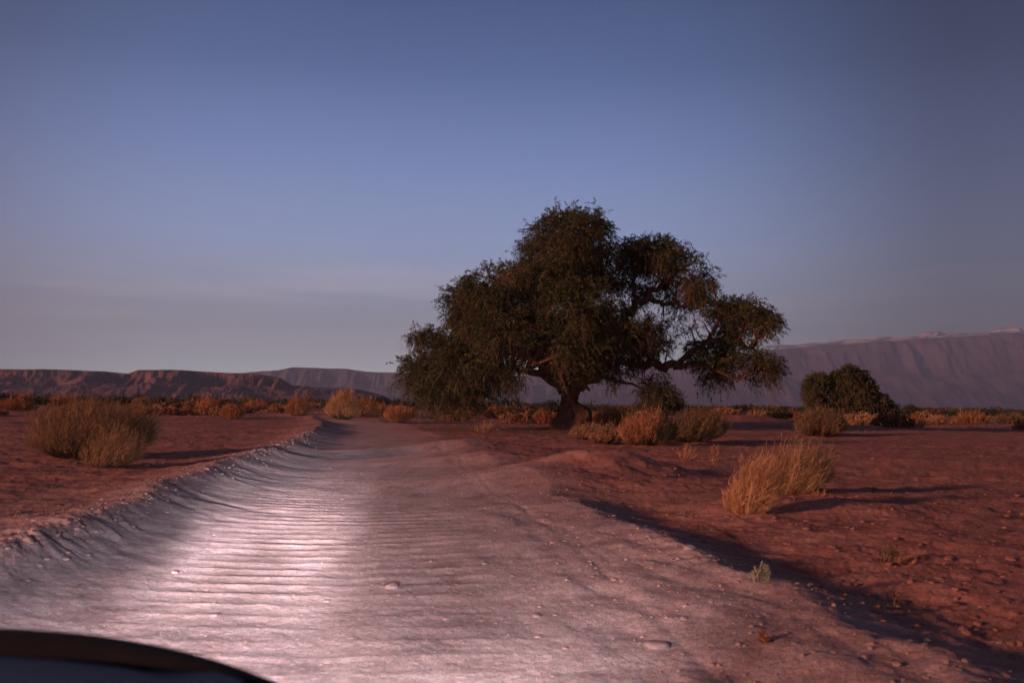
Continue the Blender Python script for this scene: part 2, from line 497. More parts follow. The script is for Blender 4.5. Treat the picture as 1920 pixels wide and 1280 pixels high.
def build_ground():
    a_f = np.linspace(R(-34), R(34), 760)
    a_r = np.linspace(R(34), R(326), 90)[1:-1]
    ang = np.concatenate([a_f, a_r])
    rad = [0.25]
    while rad[-1] < 4.5: rad.append(rad[-1] * 1.12)
    while rad[-1] < 26: rad.append(rad[-1] * 1.0052)
    while rad[-1] < 100: rad.append(rad[-1] * 1.010)
    while rad[-1] < 14500: rad.append(rad[-1] * 1.04)
    rad = np.array(rad)
    A, RR = np.meshgrid(ang, rad)
    X, Y = (np.sin(A) * RR).ravel(), (np.cos(A) * RR).ravel()
    Z = terrain(X, Y)
    n, k = len(rad), len(ang)
    idx = np.arange(n * k).reshape(n, k)
    a = idx[:-1, :]; b = idx[1:, :]
    F = np.stack([a, np.roll(a, -1, 1), np.roll(b, -1, 1), b], -1).reshape(-1, 4)
    F = F[:, ::-1]
    V = np.stack([X, Y, Z], 1)
    L, Rr = road_edges(Y)
    inside = np.minimum(X - L, Rr - X)
    mask_y = sstep(-40, -25, Y) * (1 - sstep(92, 110, Y))
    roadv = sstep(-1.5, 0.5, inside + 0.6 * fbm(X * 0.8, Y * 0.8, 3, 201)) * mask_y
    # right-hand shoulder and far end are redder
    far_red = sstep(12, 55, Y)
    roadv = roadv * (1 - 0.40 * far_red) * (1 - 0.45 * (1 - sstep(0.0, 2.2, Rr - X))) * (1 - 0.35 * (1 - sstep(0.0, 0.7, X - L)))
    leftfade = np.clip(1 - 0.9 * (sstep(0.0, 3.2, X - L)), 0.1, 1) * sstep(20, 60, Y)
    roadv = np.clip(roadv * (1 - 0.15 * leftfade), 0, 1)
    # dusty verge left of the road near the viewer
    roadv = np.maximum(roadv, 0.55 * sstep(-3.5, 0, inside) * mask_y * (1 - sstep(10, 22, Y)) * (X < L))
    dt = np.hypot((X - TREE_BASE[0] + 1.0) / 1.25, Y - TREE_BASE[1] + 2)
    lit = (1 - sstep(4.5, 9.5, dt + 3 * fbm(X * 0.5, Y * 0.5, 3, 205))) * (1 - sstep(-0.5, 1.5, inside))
    farv = sstep(90, 260, np.hypot(X, Y))
    # origin disc closing the hole beneath the camera
    c0 = len(V)
    V = np.vstack([V, [[0, 0, tz(0, 0)]]])
    roadv = np.append(roadv, 1); lit = np.append(lit, 0); farv = np.append(farv, 0)
    Fc = F
    cx, cy = X[F].mean(1), Y[F].mean(1)
    l_, r_ = road_edges(cy)
    isroad = (cx > l_) & (cx < r_) & (cy > -30) & (cy < 105)
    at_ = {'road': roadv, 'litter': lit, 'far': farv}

    def sub(faces, name, extra=None):
        used, inv = np.unique(faces.ravel(), return_inverse=True)
        me = np_mesh(name, V[used], inv.reshape(-1, faces.shape[1]), faces.shape[1], {q: v[used] for q, v in at_.items()}, True, M_SOIL)
        return link(name, me)
    g = sub(F[~isroad], 'ground'); tag(g, kind='structure')
    ring = idx[0]
    fan = np.stack([np.full(k, c0), np.roll(ring, -1), ring, ring], 1)
    rf = np.vstack([F[isroad], ])
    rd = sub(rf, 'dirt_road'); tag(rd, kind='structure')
    tri = np.stack([np.full(k, c0), np.roll(ring, -1), ring], 1)[:, ::-1]
    used, inv = np.unique(tri.ravel(), return_inverse=True)
    o = link('road_surface_patch', np_mesh('road_surface_patch', V[used], inv.reshape(-1, 3), 3, {q: v[used] for q, v in at_.items()}, True, M_SOIL))
    tag(o, kind='structure'); o.parent = rd


build_ground()


# ------------------------------------------------------------------ far hills
def strip_hill(name, prof, D, depth, mat, ncol=500, nrow=60, rough=0.35, seed=1, base=-4.0, gully=1.0, xs=None):
    """a long ridge seen against the sky: crest heights by bearing, eroded slopes in front, a plateau behind"""
    px = np.array([p[0] for p in prof], float); py = np.array([p[1] for p in prof], float)
    cols = np.linspace(px[0], px[-1], ncol)
    crest_py = np.interp(cols, px, py)
    V = []
    for c, cy in zip(cols, crest_py):
        v = ray(c, cy)
        V.append((v.x / v.y, CAM_H / D * 0 + v.z / v.y))
    V = np.array(V)
    H = V[:, 1] * (D + depth) + CAM_H               # crest height above the ground
    sl = V[:, 0]
    t = np.linspace(0, 1.8, nrow)
    T, S = np.meshgrid(t, sl, indexing='ij')
    HH = np.tile(H, (nrow, 1))
    Y = D + depth * T
    X = S * Y
    s = 1.0 / depth
    gul = fbm(X * s * 3.0, Y * s * 0.9, 7, seed, 0.6, ridged=True) - 0.6
    T2 = np.clip(T + 0.28 * gully * gul, 0, 1.8)
    f = np.where(T2 < 1, 0.42 * sstep(0, 0.55, T2) + 0.58 * sstep(0.60, 1.0, T2), 1.0)
    Z = base + (HH - base) * f
    Z = Z + HH * rough * (fbm(X * s * 6, Y * s * 6, 5, seed + 9, 0.55)) * np.clip(T2 * 2, 0, 1) * (T2 < 1.0) * 0.6
    Z = np.where(T >= 1, HH * (1 - 0.04 * np.clip(T - 1, 0, 1)) + HH * 0.012 * fbm(X * s * 8, Y * s * 8, 3, seed + 20), np.minimum(Z, HH * 0.985))
    Z[-1, :] = base - 5
    Z[0, :] = base - 5
    VV = np.stack([X.ravel(), Y.ravel(), Z.ravel()], 1)
    idx = np.arange(nrow * ncol).reshape(nrow, ncol)
    F = np.stack([idx[:-1, :-1], idx[:-1, 1:], idx[1:, 1:], idx[1:, :-1]], -1).reshape(-1, 4)
    o = link(name, np_mesh(name, VV, F, 4, None, True, mat))
    tag(o, kind='structure')
    return o


M_MESA = rock_material('mesa_rock', (0.085, 0.045, 0.040), (0.13, 0.065, 0.055), (0.24, 0.12, 0.09), 0.010)
M_HILL = rock_material('hill_rock', (0.075, 0.06, 0.068), (0.11, 0.09, 0.095), (0.15, 0.12, 0.12), 0.003)
M_MOUNT = rock_material('mountain_rock', (0.06, 0.042, 0.048), (0.095, 0.065, 0.07), (0.15, 0.105, 0.105), 0.0016)
strip_hill('mesa_hill', [(-500, 688), (-200, 692), (0, 692), (100, 692), (200, 696), (240, 700), (258, 693), (330, 693), (400, 697), (430, 699), (480, 700),
                         (525, 708), (548, 722), (600, 726), (650, 727), (680, 731), (705, 737), (722, 743), (740, 752)],
           2500, 420, M_MESA, 900, 70, 0.4, 3, gully=0.8)
strip_hill('blue_hill', [(300, 745), (400, 705), (470, 697), (520, 694), (548, 688), (600, 690), (650, 691), (690, 697), (740, 698), (800, 702),
                         (900, 712), (1000, 722), (1100, 726), (1250, 745)], 9300, 1100, M_HILL, 600, 60, 0.2, 5, gully=0.6)
strip_hill('mountain', [(700, 712), (850, 708), (950, 704), (1100, 698), (1250, 684), (1350, 671), (1450, 655), (1550, 647), (1650, 640), (1750, 634),
                        (1900, 624), (2100, 618), (2600, 640)], 11000, 2200, M_MOUNT, 900, 90, 0.16, 8, gully=0.4)

# small sunlit clouds lying along the mountain's crest, beyond the haze
def cloud_bank():
    rg = np.random.default_rng(88)
    Vs, Fs, o = [], [], 0
    D = 17500.0
    for px, py, L_, T_ in ((1500, 650, 70, 3.0), (1560, 646, 60, 3.2), (1615, 642, 60, 5.0), (1680, 637, 60, 5.5), (1752, 630, 26, 7.0), (1775, 629, 16, 4.0), (1830, 627, 60, 3.5),
                           (1890, 622, 26, 7.0), (1940, 620, 60, 5.0), (2050, 618, 90, 6.0)):
        c = at(px, py, D)
        sx, sz = L_ * D / FPX, T_ * D / FPX
        nu, nv = 60, 14
        U, Vv = np.meshgrid(np.linspace(0, 2 * np.pi, nu, endpoint=False), np.linspace(0.02, np.pi - 0.02, nv), indexing='ij')
        X = np.cos(Vv) * 1.0; Yc = np.sin(Vv) * np.cos(U); Zc = np.sin(Vv) * np.sin(U)
        k = 1 + 0.9 * fbm(X * 7 + px, Zc * 1.6 + Yc, 4, 700)
        P = np.stack([c[0] + X * sx, c[1] + Yc * 300 * k, c[2] + Zc * sz * k], -1).reshape(-1, 3)
        idx = np.arange(nu * nv).reshape(nu, nv)
        nx = np.roll(idx, -1, 0)
        F = np.stack([idx[:, :-1], nx[:, :-1], nx[:, 1:], idx[:, 1:]], -1).reshape(-1, 4)
        Vs.append(P); Fs.append(F + o); o += len(P)
    m, t, b = new_mat('cloud')
    b.inputs['Base Color'].default_value = (0.34, 0.33, 0.36, 1)
    b.inputs['Roughness'].default_value = 1.0
    ob = link('clouds', np_mesh('clouds', np.vstack(Vs), np.vstack(Fs), 4, None, True, m)); tag(ob, kind='stuff')


cloud_bank()

# air: pale haze over the whole place
hz_m = bpy.data.materials.new('haze')
hz_m.use_nodes = True
hz_m.node_tree.nodes.clear()
h = NT(hz_m.node_tree)
ho = h.n('ShaderNodeOutputMaterial')
hv = h.n('ShaderNodeVolumePrincipled', i_Density=0.00010, i_Anisotropy=0.2)
hv.inputs['Color'].default_value = (0.45, 0.56, 0.80, 1)
h.l(hv.outputs[0], ho.inputs['Volume'])
HX, HY0, HY1, HZ0, HZ1 = 15500, -15500, 15500, -14.0, 1150.0
hv8 = [(x, y, z) for z in (HZ0, HZ1) for y in (HY0, HY1) for x in (-HX, HX)]
hf = [(0, 2, 3, 1), (4, 5, 7, 6), (0, 1, 5, 4), (2, 6, 7, 3), (0, 4, 6, 2), (1, 3, 7, 5)]
hm = bpy.data.meshes.new('haze'); hm.from_pydata(hv8, [], hf); hm.materials.append(hz_m)
haze = link('haze', hm); tag(haze, kind='stuff')


# ------------------------------------------------------------------ tubes for limbs
def tube(points, radii, sides=8, lump=0.0, seed=0):
    P = np.array(points, float); Rr = np.array(radii, float)
    n = len(P)
    Tn = np.gradient(P, axis=0); Tn /= np.linalg.norm(Tn, axis=1)[:, None] + 1e-9
    up = np.array([0.13, 0.95, 0.28])
    Bv = np.cross(Tn, up); Bv /= np.linalg.norm(Bv, axis=1)[:, None] + 1e-9
    Nv = np.cross(Bv, Tn)
    a = np.linspace(0, 2 * np.pi, sides, endpoint=False)
    rr = np.ones((n, sides))
    if lump:
        A, I = np.meshgrid(a, np.arange(n))
        rr += lump * (fbm(np.cos(A) * 1.6 + seed, np.sin(A) * 1.6 + I * 0.22, 3, seed + 5) * 1.6)
    V = P[:, None, :] + (np.cos(a)[None, :, None] * Bv[:, None, :] + np.sin(a)[None, :, None] * Nv[:, None, :]) * (Rr[:, None] * rr)[:, :, None]
    V = V.reshape(-1, 3)
    idx = np.arange(n * sides).reshape(n, sides)
    F = np.stack([idx[:-1], np.roll(idx[:-1], -1, 1), np.roll(idx[1:], -1, 1), idx[1:]], -1).reshape(-1, 4)
    return V, F


def curve_pts(ctrl, n):
    """Catmull-Rom through the control points (rows of x,y,z,r)"""
    C = np.array(ctrl, float)
    C = np.vstack([2 * C[0] - C[1], C, 2 * C[-1] - C[-2]])
    out = []
    segs = len(C) - 3
    per = max(2, n // segs)
    for i in range(segs):
        p0, p1, p2, p3 = C[i:i + 4]
        for t in np.linspace(0, 1, per, endpoint=(i == segs - 1)):
            out.append(0.5 * ((2 * p1) + (-p0 + p2) * t + (2 * p0 - 5 * p1 + 4 * p2 - p3) * t * t + (-p0 + 3 * p1 - 3 * p2 + p3) * t ** 3))
    return np.array(out)


def merge(parts):
    Vs, Fs, o = [], [], 0
    for V, F in parts:
        Vs.append(V); Fs.append(F + o); o += len(V)
    return np.vstack(Vs), np.vstack(Fs)


# ------------------------------------------------------------------ leaves and sprays
def sprays(P0, D0, L, droop, nleaf, leaf_len, leaf_w, rg, spread=0.45, twig_w=0.012):
    """arching twigs starting at P0 in direction D0; returns (leaf V, leaf F, v), (twig V, twig F, v)"""
    n = len(P0)
    D0 = D0 / (np.linalg.norm(D0, axis=1)[:, None] + 1e-9)
    base_v = rg.random(n)
    K = 5
    t = np.linspace(0, 1, K)
    down = np.array([0, 0, -1.0])
    P = P0[:, None, :] + L[:, None, None] * (D0[:, None, :] * t[None, :, None] + down * droop[:, None, None] * (t ** 2)[None, :, None])
    # twig strips (thin ribbons)
    side = np.cross(D0, rg.normal(size=(n, 3))); side /= np.linalg.norm(side, axis=1)[:, None] + 1e-9
    wv = side[:, None, :] * (twig_w * (1.0 - 0.7 * t))[None, :, None]
    TV = np.stack([P - wv, P + wv], 2).reshape(-1, 3)
    base = (np.arange(n) * K * 2)[:, None]
    kk = np.arange(K - 1) * 2
    TF = np.stack([base + kk, base + kk + 1, base + kk + 3, base + kk + 2], -1).reshape(-1, 4)
    tv = np.repeat(base_v, K * 2)
    # leaves
    m = nleaf
    tt = rg.random((n, m)) ** 0.8
    C = P0[:, None, :] + L[:, None, None] * (D0[:, None, :] * tt[:, :, None] + down * droop[:, None, None] * (tt ** 2)[:, :, None])
    C = C + rg.normal(size=(n, m, 3)) * 0.03
    tan = D0[:, None, :] + 2 * down * (droop[:, None] * tt)[:, :, None]
    tan = tan / (np.linalg.norm(tan, axis=2)[:, :, None] + 1e-9)
    ld = tan * 0.9 + rg.normal(size=(n, m, 3)) * spread
    ld /= np.linalg.norm(ld, axis=2)[:, :, None]
    ll = leaf_len * (0.55 + 0.9 * rg.random((n, m, 1)))
    sd_ = np.cross(ld, rg.normal(size=(n, m, 3)) + np.array([0, 0, 1.5])); sd_ /= np.linalg.norm(sd_, axis=2)[:, :, None] + 1e-9
    lw = leaf_w * (0.6 + 0.8 * rg.random((n, m, 1)))
    mid = C + ld * ll * 0.45
    LV = np.stack([C, mid + sd_ * lw, C + ld * ll + down * ll * 0.15, mid - sd_ * lw], 2).reshape(-1, 3)
    LF = np.arange(n * m * 4).reshape(-1, 4)
    lv = np.repeat((0.5 * base_v[:, None] + 0.5 * rg.random((n, m))).ravel(), 4)
    return (LV, LF, lv), (TV, TF, tv)


def build_tree(name, label, cat, base, D, lobes, limbs, trunk, dens, rg, leaf_len, leaf_w, nleaf, twigw, spray_len, sec_r, group=None, gapt=-0.10):
    """lobes: px,py,rx,ry (photo pixels), depth offset m, depth radius m, weight. limbs: lists of (px,py,depth offset,radius)"""
    s = D / FPX
    root = empty(name, tuple(base))
    tag(root, label, cat, group)
    b = np.array(base)

    def P(px, py, dy):
        return at(px, py, D + dy)
    # trunk
    tr = []
    for tub in trunk:
        c = curve_pts([(*P(p[0], p[1], p[2]), p[3]) for p in tub], 26)
        tr.append(tube(c[:, :3] - b, c[:, 3], 22, 0.28, 3))
    V, F = merge(tr)
    link('trunk', np_mesh('trunk', V, F, 4, None, True, M_BARK), root)
    nodes = []
    for tub in trunk:
        c = curve_pts([(*P(p[0], p[1], p[2]), p[3]) for p in tub], 20)
        nodes.append(c[len(c) // 2:])
    for li, lm in enumerate(limbs):
        c = curve_pts([(*P(p[0], p[1], p[2]), p[3]) for p in lm], 8 * len(lm))
        jit = np.stack([vnoise(np.arange(len(c)) * 0.45, np.full(len(c), li * 3.3 + q), 300 + q) for q in range(3)], 1)
        env = np.clip(np.arange(len(c)) / 5.0, 0, 1)[:, None]
        c[:, :3] += jit * c[:, 3:4] * 2.2 * env
        V, F = tube(c[:, :3] - b, c[:, 3], 10, 0.25, li)
        link('limb', np_mesh('limb', V, F, 4, None, True, M_BARK), root)
        nodes.append(c[2:])
    N = np.vstack(nodes)
    # clusters in the lobes
    clus, cdir, cls_l = [], [], []
    for li, (px, py, rx, ry, dy, dr, wt) in enumerate(lobes):
        c = P(px, py, dy)
        k = int(dens * wt * (rx * ry) ** 0.8 * s)
        u = rg.normal(size=(k, 3)); u /= np.linalg.norm(u, axis=1)[:, None]
        rad = rg.random(k) ** 0.42
        # lumpy outline
        lump = 1.0 + 0.22 * (fbm(u[:, 0] * 2.2 + li * 5, u[:, 2] * 2.2 + u[:, 1] * 1.7, 3, 400 + li)) * 1.4
        q = u * rad[:, None] * lump[:, None]
        keep = (q[:, 2] > -0.75) | (rg.random(k) < 0.5)
        wx, wy, wz = (c + q * np.array([rx * s, dr, ry * s])).T
        gap = fbm(wx * 0.42 / s * 0.033 + wy * 0.2, wz * 0.85 / s * 0.033, 2, 440) + 0.8 * vnoise(wx * 0.7 / s * 0.033 + 9, wy * 0.6 + wz * 0.3, 441)
        keep = keep & (gap > gapt - 0.12 * rg.random(k))
        q = q[keep]
        pos = c + q * np.array([rx * s, dr, ry * s])
        clus.append(pos); cdir.append(q); cls_l.append(np.full(len(q), li))
    Cp = np.vstack(clus); Cd = np.vstack(cdir)
    Cp[:, 2] = np.maximum(Cp[:, 2], b[2] + 0.35)
    # second order branches: from the nearest limb to some of the clusters
    sec = []
    pick = rg.permutation(len(Cp))[:int(len(Cp) * 0.34)]
    secn = []
    for i in pick:
        tgt = Cp[i]
        d = np.linalg.norm(N[:, :3] - tgt, axis=1) + 0.35 * np.clip(N[:, 2] - tgt[2], 0, None)
        j = int(np.argmin(d))
        p0 = N[j, :3]; dist = np.linalg.norm(tgt - p0)
        if dist < 0.3: continue
        midp = (p0 + tgt) / 2 + np.array([0, 0, 0.16 * dist]) + rg.normal(size=3) * 0.10 * dist
        r0 = min(N[j, 3] * 0.5, sec_r * (0.5 + dist * 0.28))
        tt = np.linspace(0, 1, 6)[:, None]
        pts = p0 * (1 - tt) ** 2 + midp * 2 * tt * (1 - tt) + tgt * tt ** 2
        pts[1:-1] += rg.normal(size=(4, 3)) * 0.045 * dist
        sec.append(tube(pts - b, np.linspace(r0, sec_r * 0.25, 6), 5))
        secn.append(pts[2:])
    V, F = merge(sec)
    me = np_mesh('branches', V, F, 4, {'v': rg.random(len(V)) * 0.2 + 0.1}, True, M_BARK)
    br = link('branches', me, root); tag(br, kind='stuff')
    SN = np.vstack(secn + [N[:, :3]])
    # sprays
    per = 7
    C = np.repeat(Cp, per, 0) + rg.normal(size=(len(Cp) * per, 3)) * np.array([0.42, 0.42, 0.30]) * spray_len
    Q = np.repeat(Cd, per, 0)
    out = Q * np.array([1, 1, 0.35]) + rg.normal(size=C.shape) * 0.45
    out[:, 2] += 0.10
    top = np.clip((Q[:, 2] + 0.25) * 1.4, 0, 1)
    Ls = spray_len * (0.55 + 0.8 * rg.random(len(C)))
    dr_ = 0.05 + 0.45 * rg.random(len(C)) + 0.70 * (1 - top) * (0.3 + 0.7 * rg.random(len(C)))
    inner = np.linalg.norm(Q, axis=1) < 0.55
    leafy = (rg.random(len(C)) < (0.55 + 0.45 * top) * np.where(inner, 0.62, 1.0))
    (LV, LF, lv), (TV, TF, tv) = sprays(C[leafy], out[leafy], Ls[leafy], dr_[leafy], nleaf, leaf_len, leaf_w, rg, twig_w=twigw)
    ob = link('foliage', np_mesh('foliage', LV - b, LF, 4, {'v': lv}, False, M_LEAF), root); tag(ob, kind='stuff')
    # bare hanging twigs, beneath and inside
    nb = ~leafy
    (l2, f2, v2), (TV2, TF2, tv2) = sprays(C[nb], out[nb] * np.array([1, 1, .5]), Ls[nb] * 1.3, dr_[nb] + 0.5, 5, leaf_len * 1.3, leaf_w * 0.45, rg, 0.7, twig_w=twigw * 1.25)
    V = np.vstack([TV, TV2, l2]) - b
    F = np.vstack([TF, TF2 + len(TV), f2 + len(TV) + len(TV2)])
    ob = link('twigs', np_mesh('twigs', V, F, 4, {'v': np.concatenate([tv, tv2, v2])}, False, M_TWIG), root); tag(ob, kind='stuff')
    return root, len(LF)


TD = TREE_BASE[1]
lobes = [
    (1070, 458, 78, 62, 0.5, 4.0, 1.25), (1018, 512, 46, 50, -1.2, 3.0, 0.8), (1122, 510, 46, 58, 1.0, 3.0, 0.8),
    (930, 548, 58, 56, -1.0, 3.0, 1.15), (884, 588, 44, 58, 0.0, 2.8, 1.0), (955, 630, 66, 62, -2.0, 3.2, 1.05),
    (1080, 590, 88, 78, -1.5, 4.4, 1.2), (1040, 660, 80, 46, -3.0, 3.0, 1.0), (1155, 620, 76, 46, -1.2, 3.2, 0.95), (1212, 648, 40, 22, -0.8, 2.0, 0.7),
    (1225, 484, 56, 34, 1.2, 2.6, 1.15), (1292, 520, 46, 46, 0.6, 2.6, 1.1), (1200, 470, 36, 20, 0.4, 1.6, 0.8), (1285, 585, 42, 46, 0.3, 2.4, 0.85),
    (1375, 594, 54, 32, 0.0, 2.6, .95), (1425, 618, 32, 34, -0.5, 2.2, 1.0), (1402, 684, 54, 36, -0.6, 2.6, 1.3), (1335, 694, 42, 26, -0.3, 2.4, 0.85), (1312, 618, 34, 34, 0.4, 1.8, 0.75), (1240, 600, 40, 40, 1.5, 2.0, 0.4), (1300, 650, 50, 14, -.5, 1.5, .4), (1385, 640, 40, 20, 0, 2, .7),
    (835, 668, 46, 34, -0.5, 2.6, 0.9), (790, 700, 36, 36, 0.0, 2.2, 0.8), (870, 698, 56, 42, -2.0, 3.0, 0.7), (798, 629, 32, 11, -0.5, 0.8, 0.7),
    (835, 748, 38, 28, -3.0, 2.0, 0.42), (882, 745, 28, 18, -3.2, 1.6, 0.5), (800, 735, 30, 18, -2, 1.5, .35),
    (950, 695, 56, 28, -2.6, 2.8, 0.75), (1140, 684, 54, 14, -1.4, 2.0, 0.6), (1185, 706, 46, 14, -1.6, 1.8, 0.8), (1232, 735, 30, 11, -1.8, 1.4, 0.7),
    (1060, 560, 76, 56, 4.0, 3.5, 0.5), (980, 600, 72, 62, 4.0, 3.0, 0.4), (1180, 555, 50, 42, 3.5, 2.5, 0.35),
]
limbs = [
    [(1066, 742, 0, .50), (1085, 712, -.3, .42), (1120, 688, -.8, .33), (1165, 679, -1, .26), (1210, 681, -1, .24), (1255, 690, -1, .22), (1285, 672, -1, .19), (1315, 648, -.8, .16), (1360, 640, -.5, .15), (1410, 652, -.3, .09), (1440, 680, 0, .04)],
    [(1262, 688, -1, .20), (1300, 682, -1.2, .14), (1340, 692, -1.2, .09), (1385, 715, -1.3, .05)],
    [(1325, 646, -.8, .16), (1342, 610, -.5, .12), (1370, 585, 0, .07), (1400, 575, 0, .03)],
    [(1064, 735, 0, .48), (1075, 680, .3, .40), (1085, 610, .5, .30), (1080, 520, .5, .18), (1074, 430, .5, .06)],
    [(1085, 610, .5, .22), (1115, 550, 1, .15), (1135, 500, 1, .06)],
    [(1060, 735, 0, .46), (1040, 700, -.5, .38), (1000, 660, -1, .30), (955, 615, -1, .20), (925, 550, -1, .08)],
    [(1010, 668, -1, .24), (950, 665, -1.5, .19), (880, 665, -1, .13), (820, 675, -.5, .08), (775, 705, 0, .03)],
    [(1072, 722, .2, .40), (1110, 670, .8, .32), (1160, 605, 1, .26), (1205, 560, 1, .22), (1240, 535, 1, .15), (1280, 505, .6, .06)],
    [(1205, 560, 1, .17), (1260, 570, .7, .12), (1310, 580, .5, .05)],
    [(1195, 570, 1, .14), (1190, 520, 1, .10), (1215, 475, 1.0, .04)],
    [(1085, 714, -.5, .20), (1115, 705, -1.2, .15), (1150, 712, -1.5, .11), (1190, 722, -1.7, .07), (1235, 745, -1.8, .03)],
    [(1100, 706, -.8, .12), (1135, 690, -1.8, .08), (1170, 700, -2.5, .05), (1215, 715, -3, .02)],
    [(1045, 722, -.8, .22), (990, 695, -2.2, .18), (925, 700, -3, .13), (870, 730, -3.4, .08), (840, 768, -3.4, .04)],
    [(1060, 720, .8, .34), (1030, 650, 2.4, .24), (1000, 590, 3.8, .14), (980, 540, 4, .05)],
    [(1080, 722, -.2, .09), (1092, 724, -.5, .085), (1106, 729, -.8, .08)],
]
trunk = [
    [(1062, 816, 0, 0.98), (1061, 804, 0, .88), (1062, 790, 0, .74), (1065, 772, 0, .60), (1067, 754, 0, .50), (1068, 738, 0, .47), (1066, 718, 0, .44)],
    [(1049, 812, -.2, .50), (1056, 785, -.25, .42), (1062, 755, -.2, .30), (1067, 735, -.1, .22)],
    [(1070, 750, -.1, .22), (1078, 764, -.3, .36), (1087, 774, -.45, .48), (1096, 780, -.5, .52), (1104, 783, -.5, .44), (1109, 784, -.5, .28), (1110, 784, -.5, .02)],
    [(1068, 806, -.3, .56), (1080, 798, -.5, .52), (1091, 790, -.5, .46), (1103, 786, -.5, .36)],
]
tree, nl = build_tree('mesquite_tree', 'huge spreading old tree with thick leaning trunk and drooping feathery crown beside the road',
                      'tree', TREE_BASE, TD, lobes, limbs, trunk, 19, np.random.default_rng(3), 0.15, 0.025, 16, 0.010, 0.58, 0.055)
print('tree leaves', nl)

# the second, smaller tree on the plain
T2D = 150.0
b2 = at(1585, 780, T2D); b2[2] = tz(b2[0], b2[1])
lobes2 = [(1535, 727, 25, 25, 0, 2.2, 2.2), (1530, 748, 20, 15, 0, 1.9, 2.6), (1592, 712, 32, 24, 0, 2.8, 2.2), (1606, 736, 38, 26, 0, 3.0, 2.0), (1632, 752, 34, 18, 0, 2.4, 2.0),
          (1660, 768, 24, 10, 0, 1.8, 1.8), (1576, 744, 18, 18, 0, 1.8, 1.3), (1548, 754, 24, 11, 0, 1.8, 1.8), (1612, 764, 34, 9, 0, 2.2, 2.0), (1562, 738, 14, 20, 0.5, 1.5, 1.5)]
limbs2 = [[(1586, 772, 0, .30), (1592, 750, 0, .24), (1596, 715, 0, .10)], [(1584, 772, 0, .24), (1560, 750, 0, .16), (1538, 728, 0, .06)],
          [(1590, 768, 0, .22), (1620, 750, 0, .14), (1650, 762, 0, .06)], [(1590, 762, 0, .16), (1605, 740, 1.2, .12), (1625, 728, 1.5, .05)]]
trunk2 = [[(1583, 786, 0, .5), (1584, 780, 0, .42), (1586, 774, 0, .36), (1588, 766, 0, .30)]]
tree2, nl2 = build_tree('mesquite_tree', 'smaller dark round tree standing alone on the plain before the hazy mountain', 'tree', b2, T2D, lobes2, limbs2, trunk2, 14,
                        np.random.default_rng(5), 0.24, 0.06, 10, 0.02, 0.50, 0.07, gapt=-0.55)


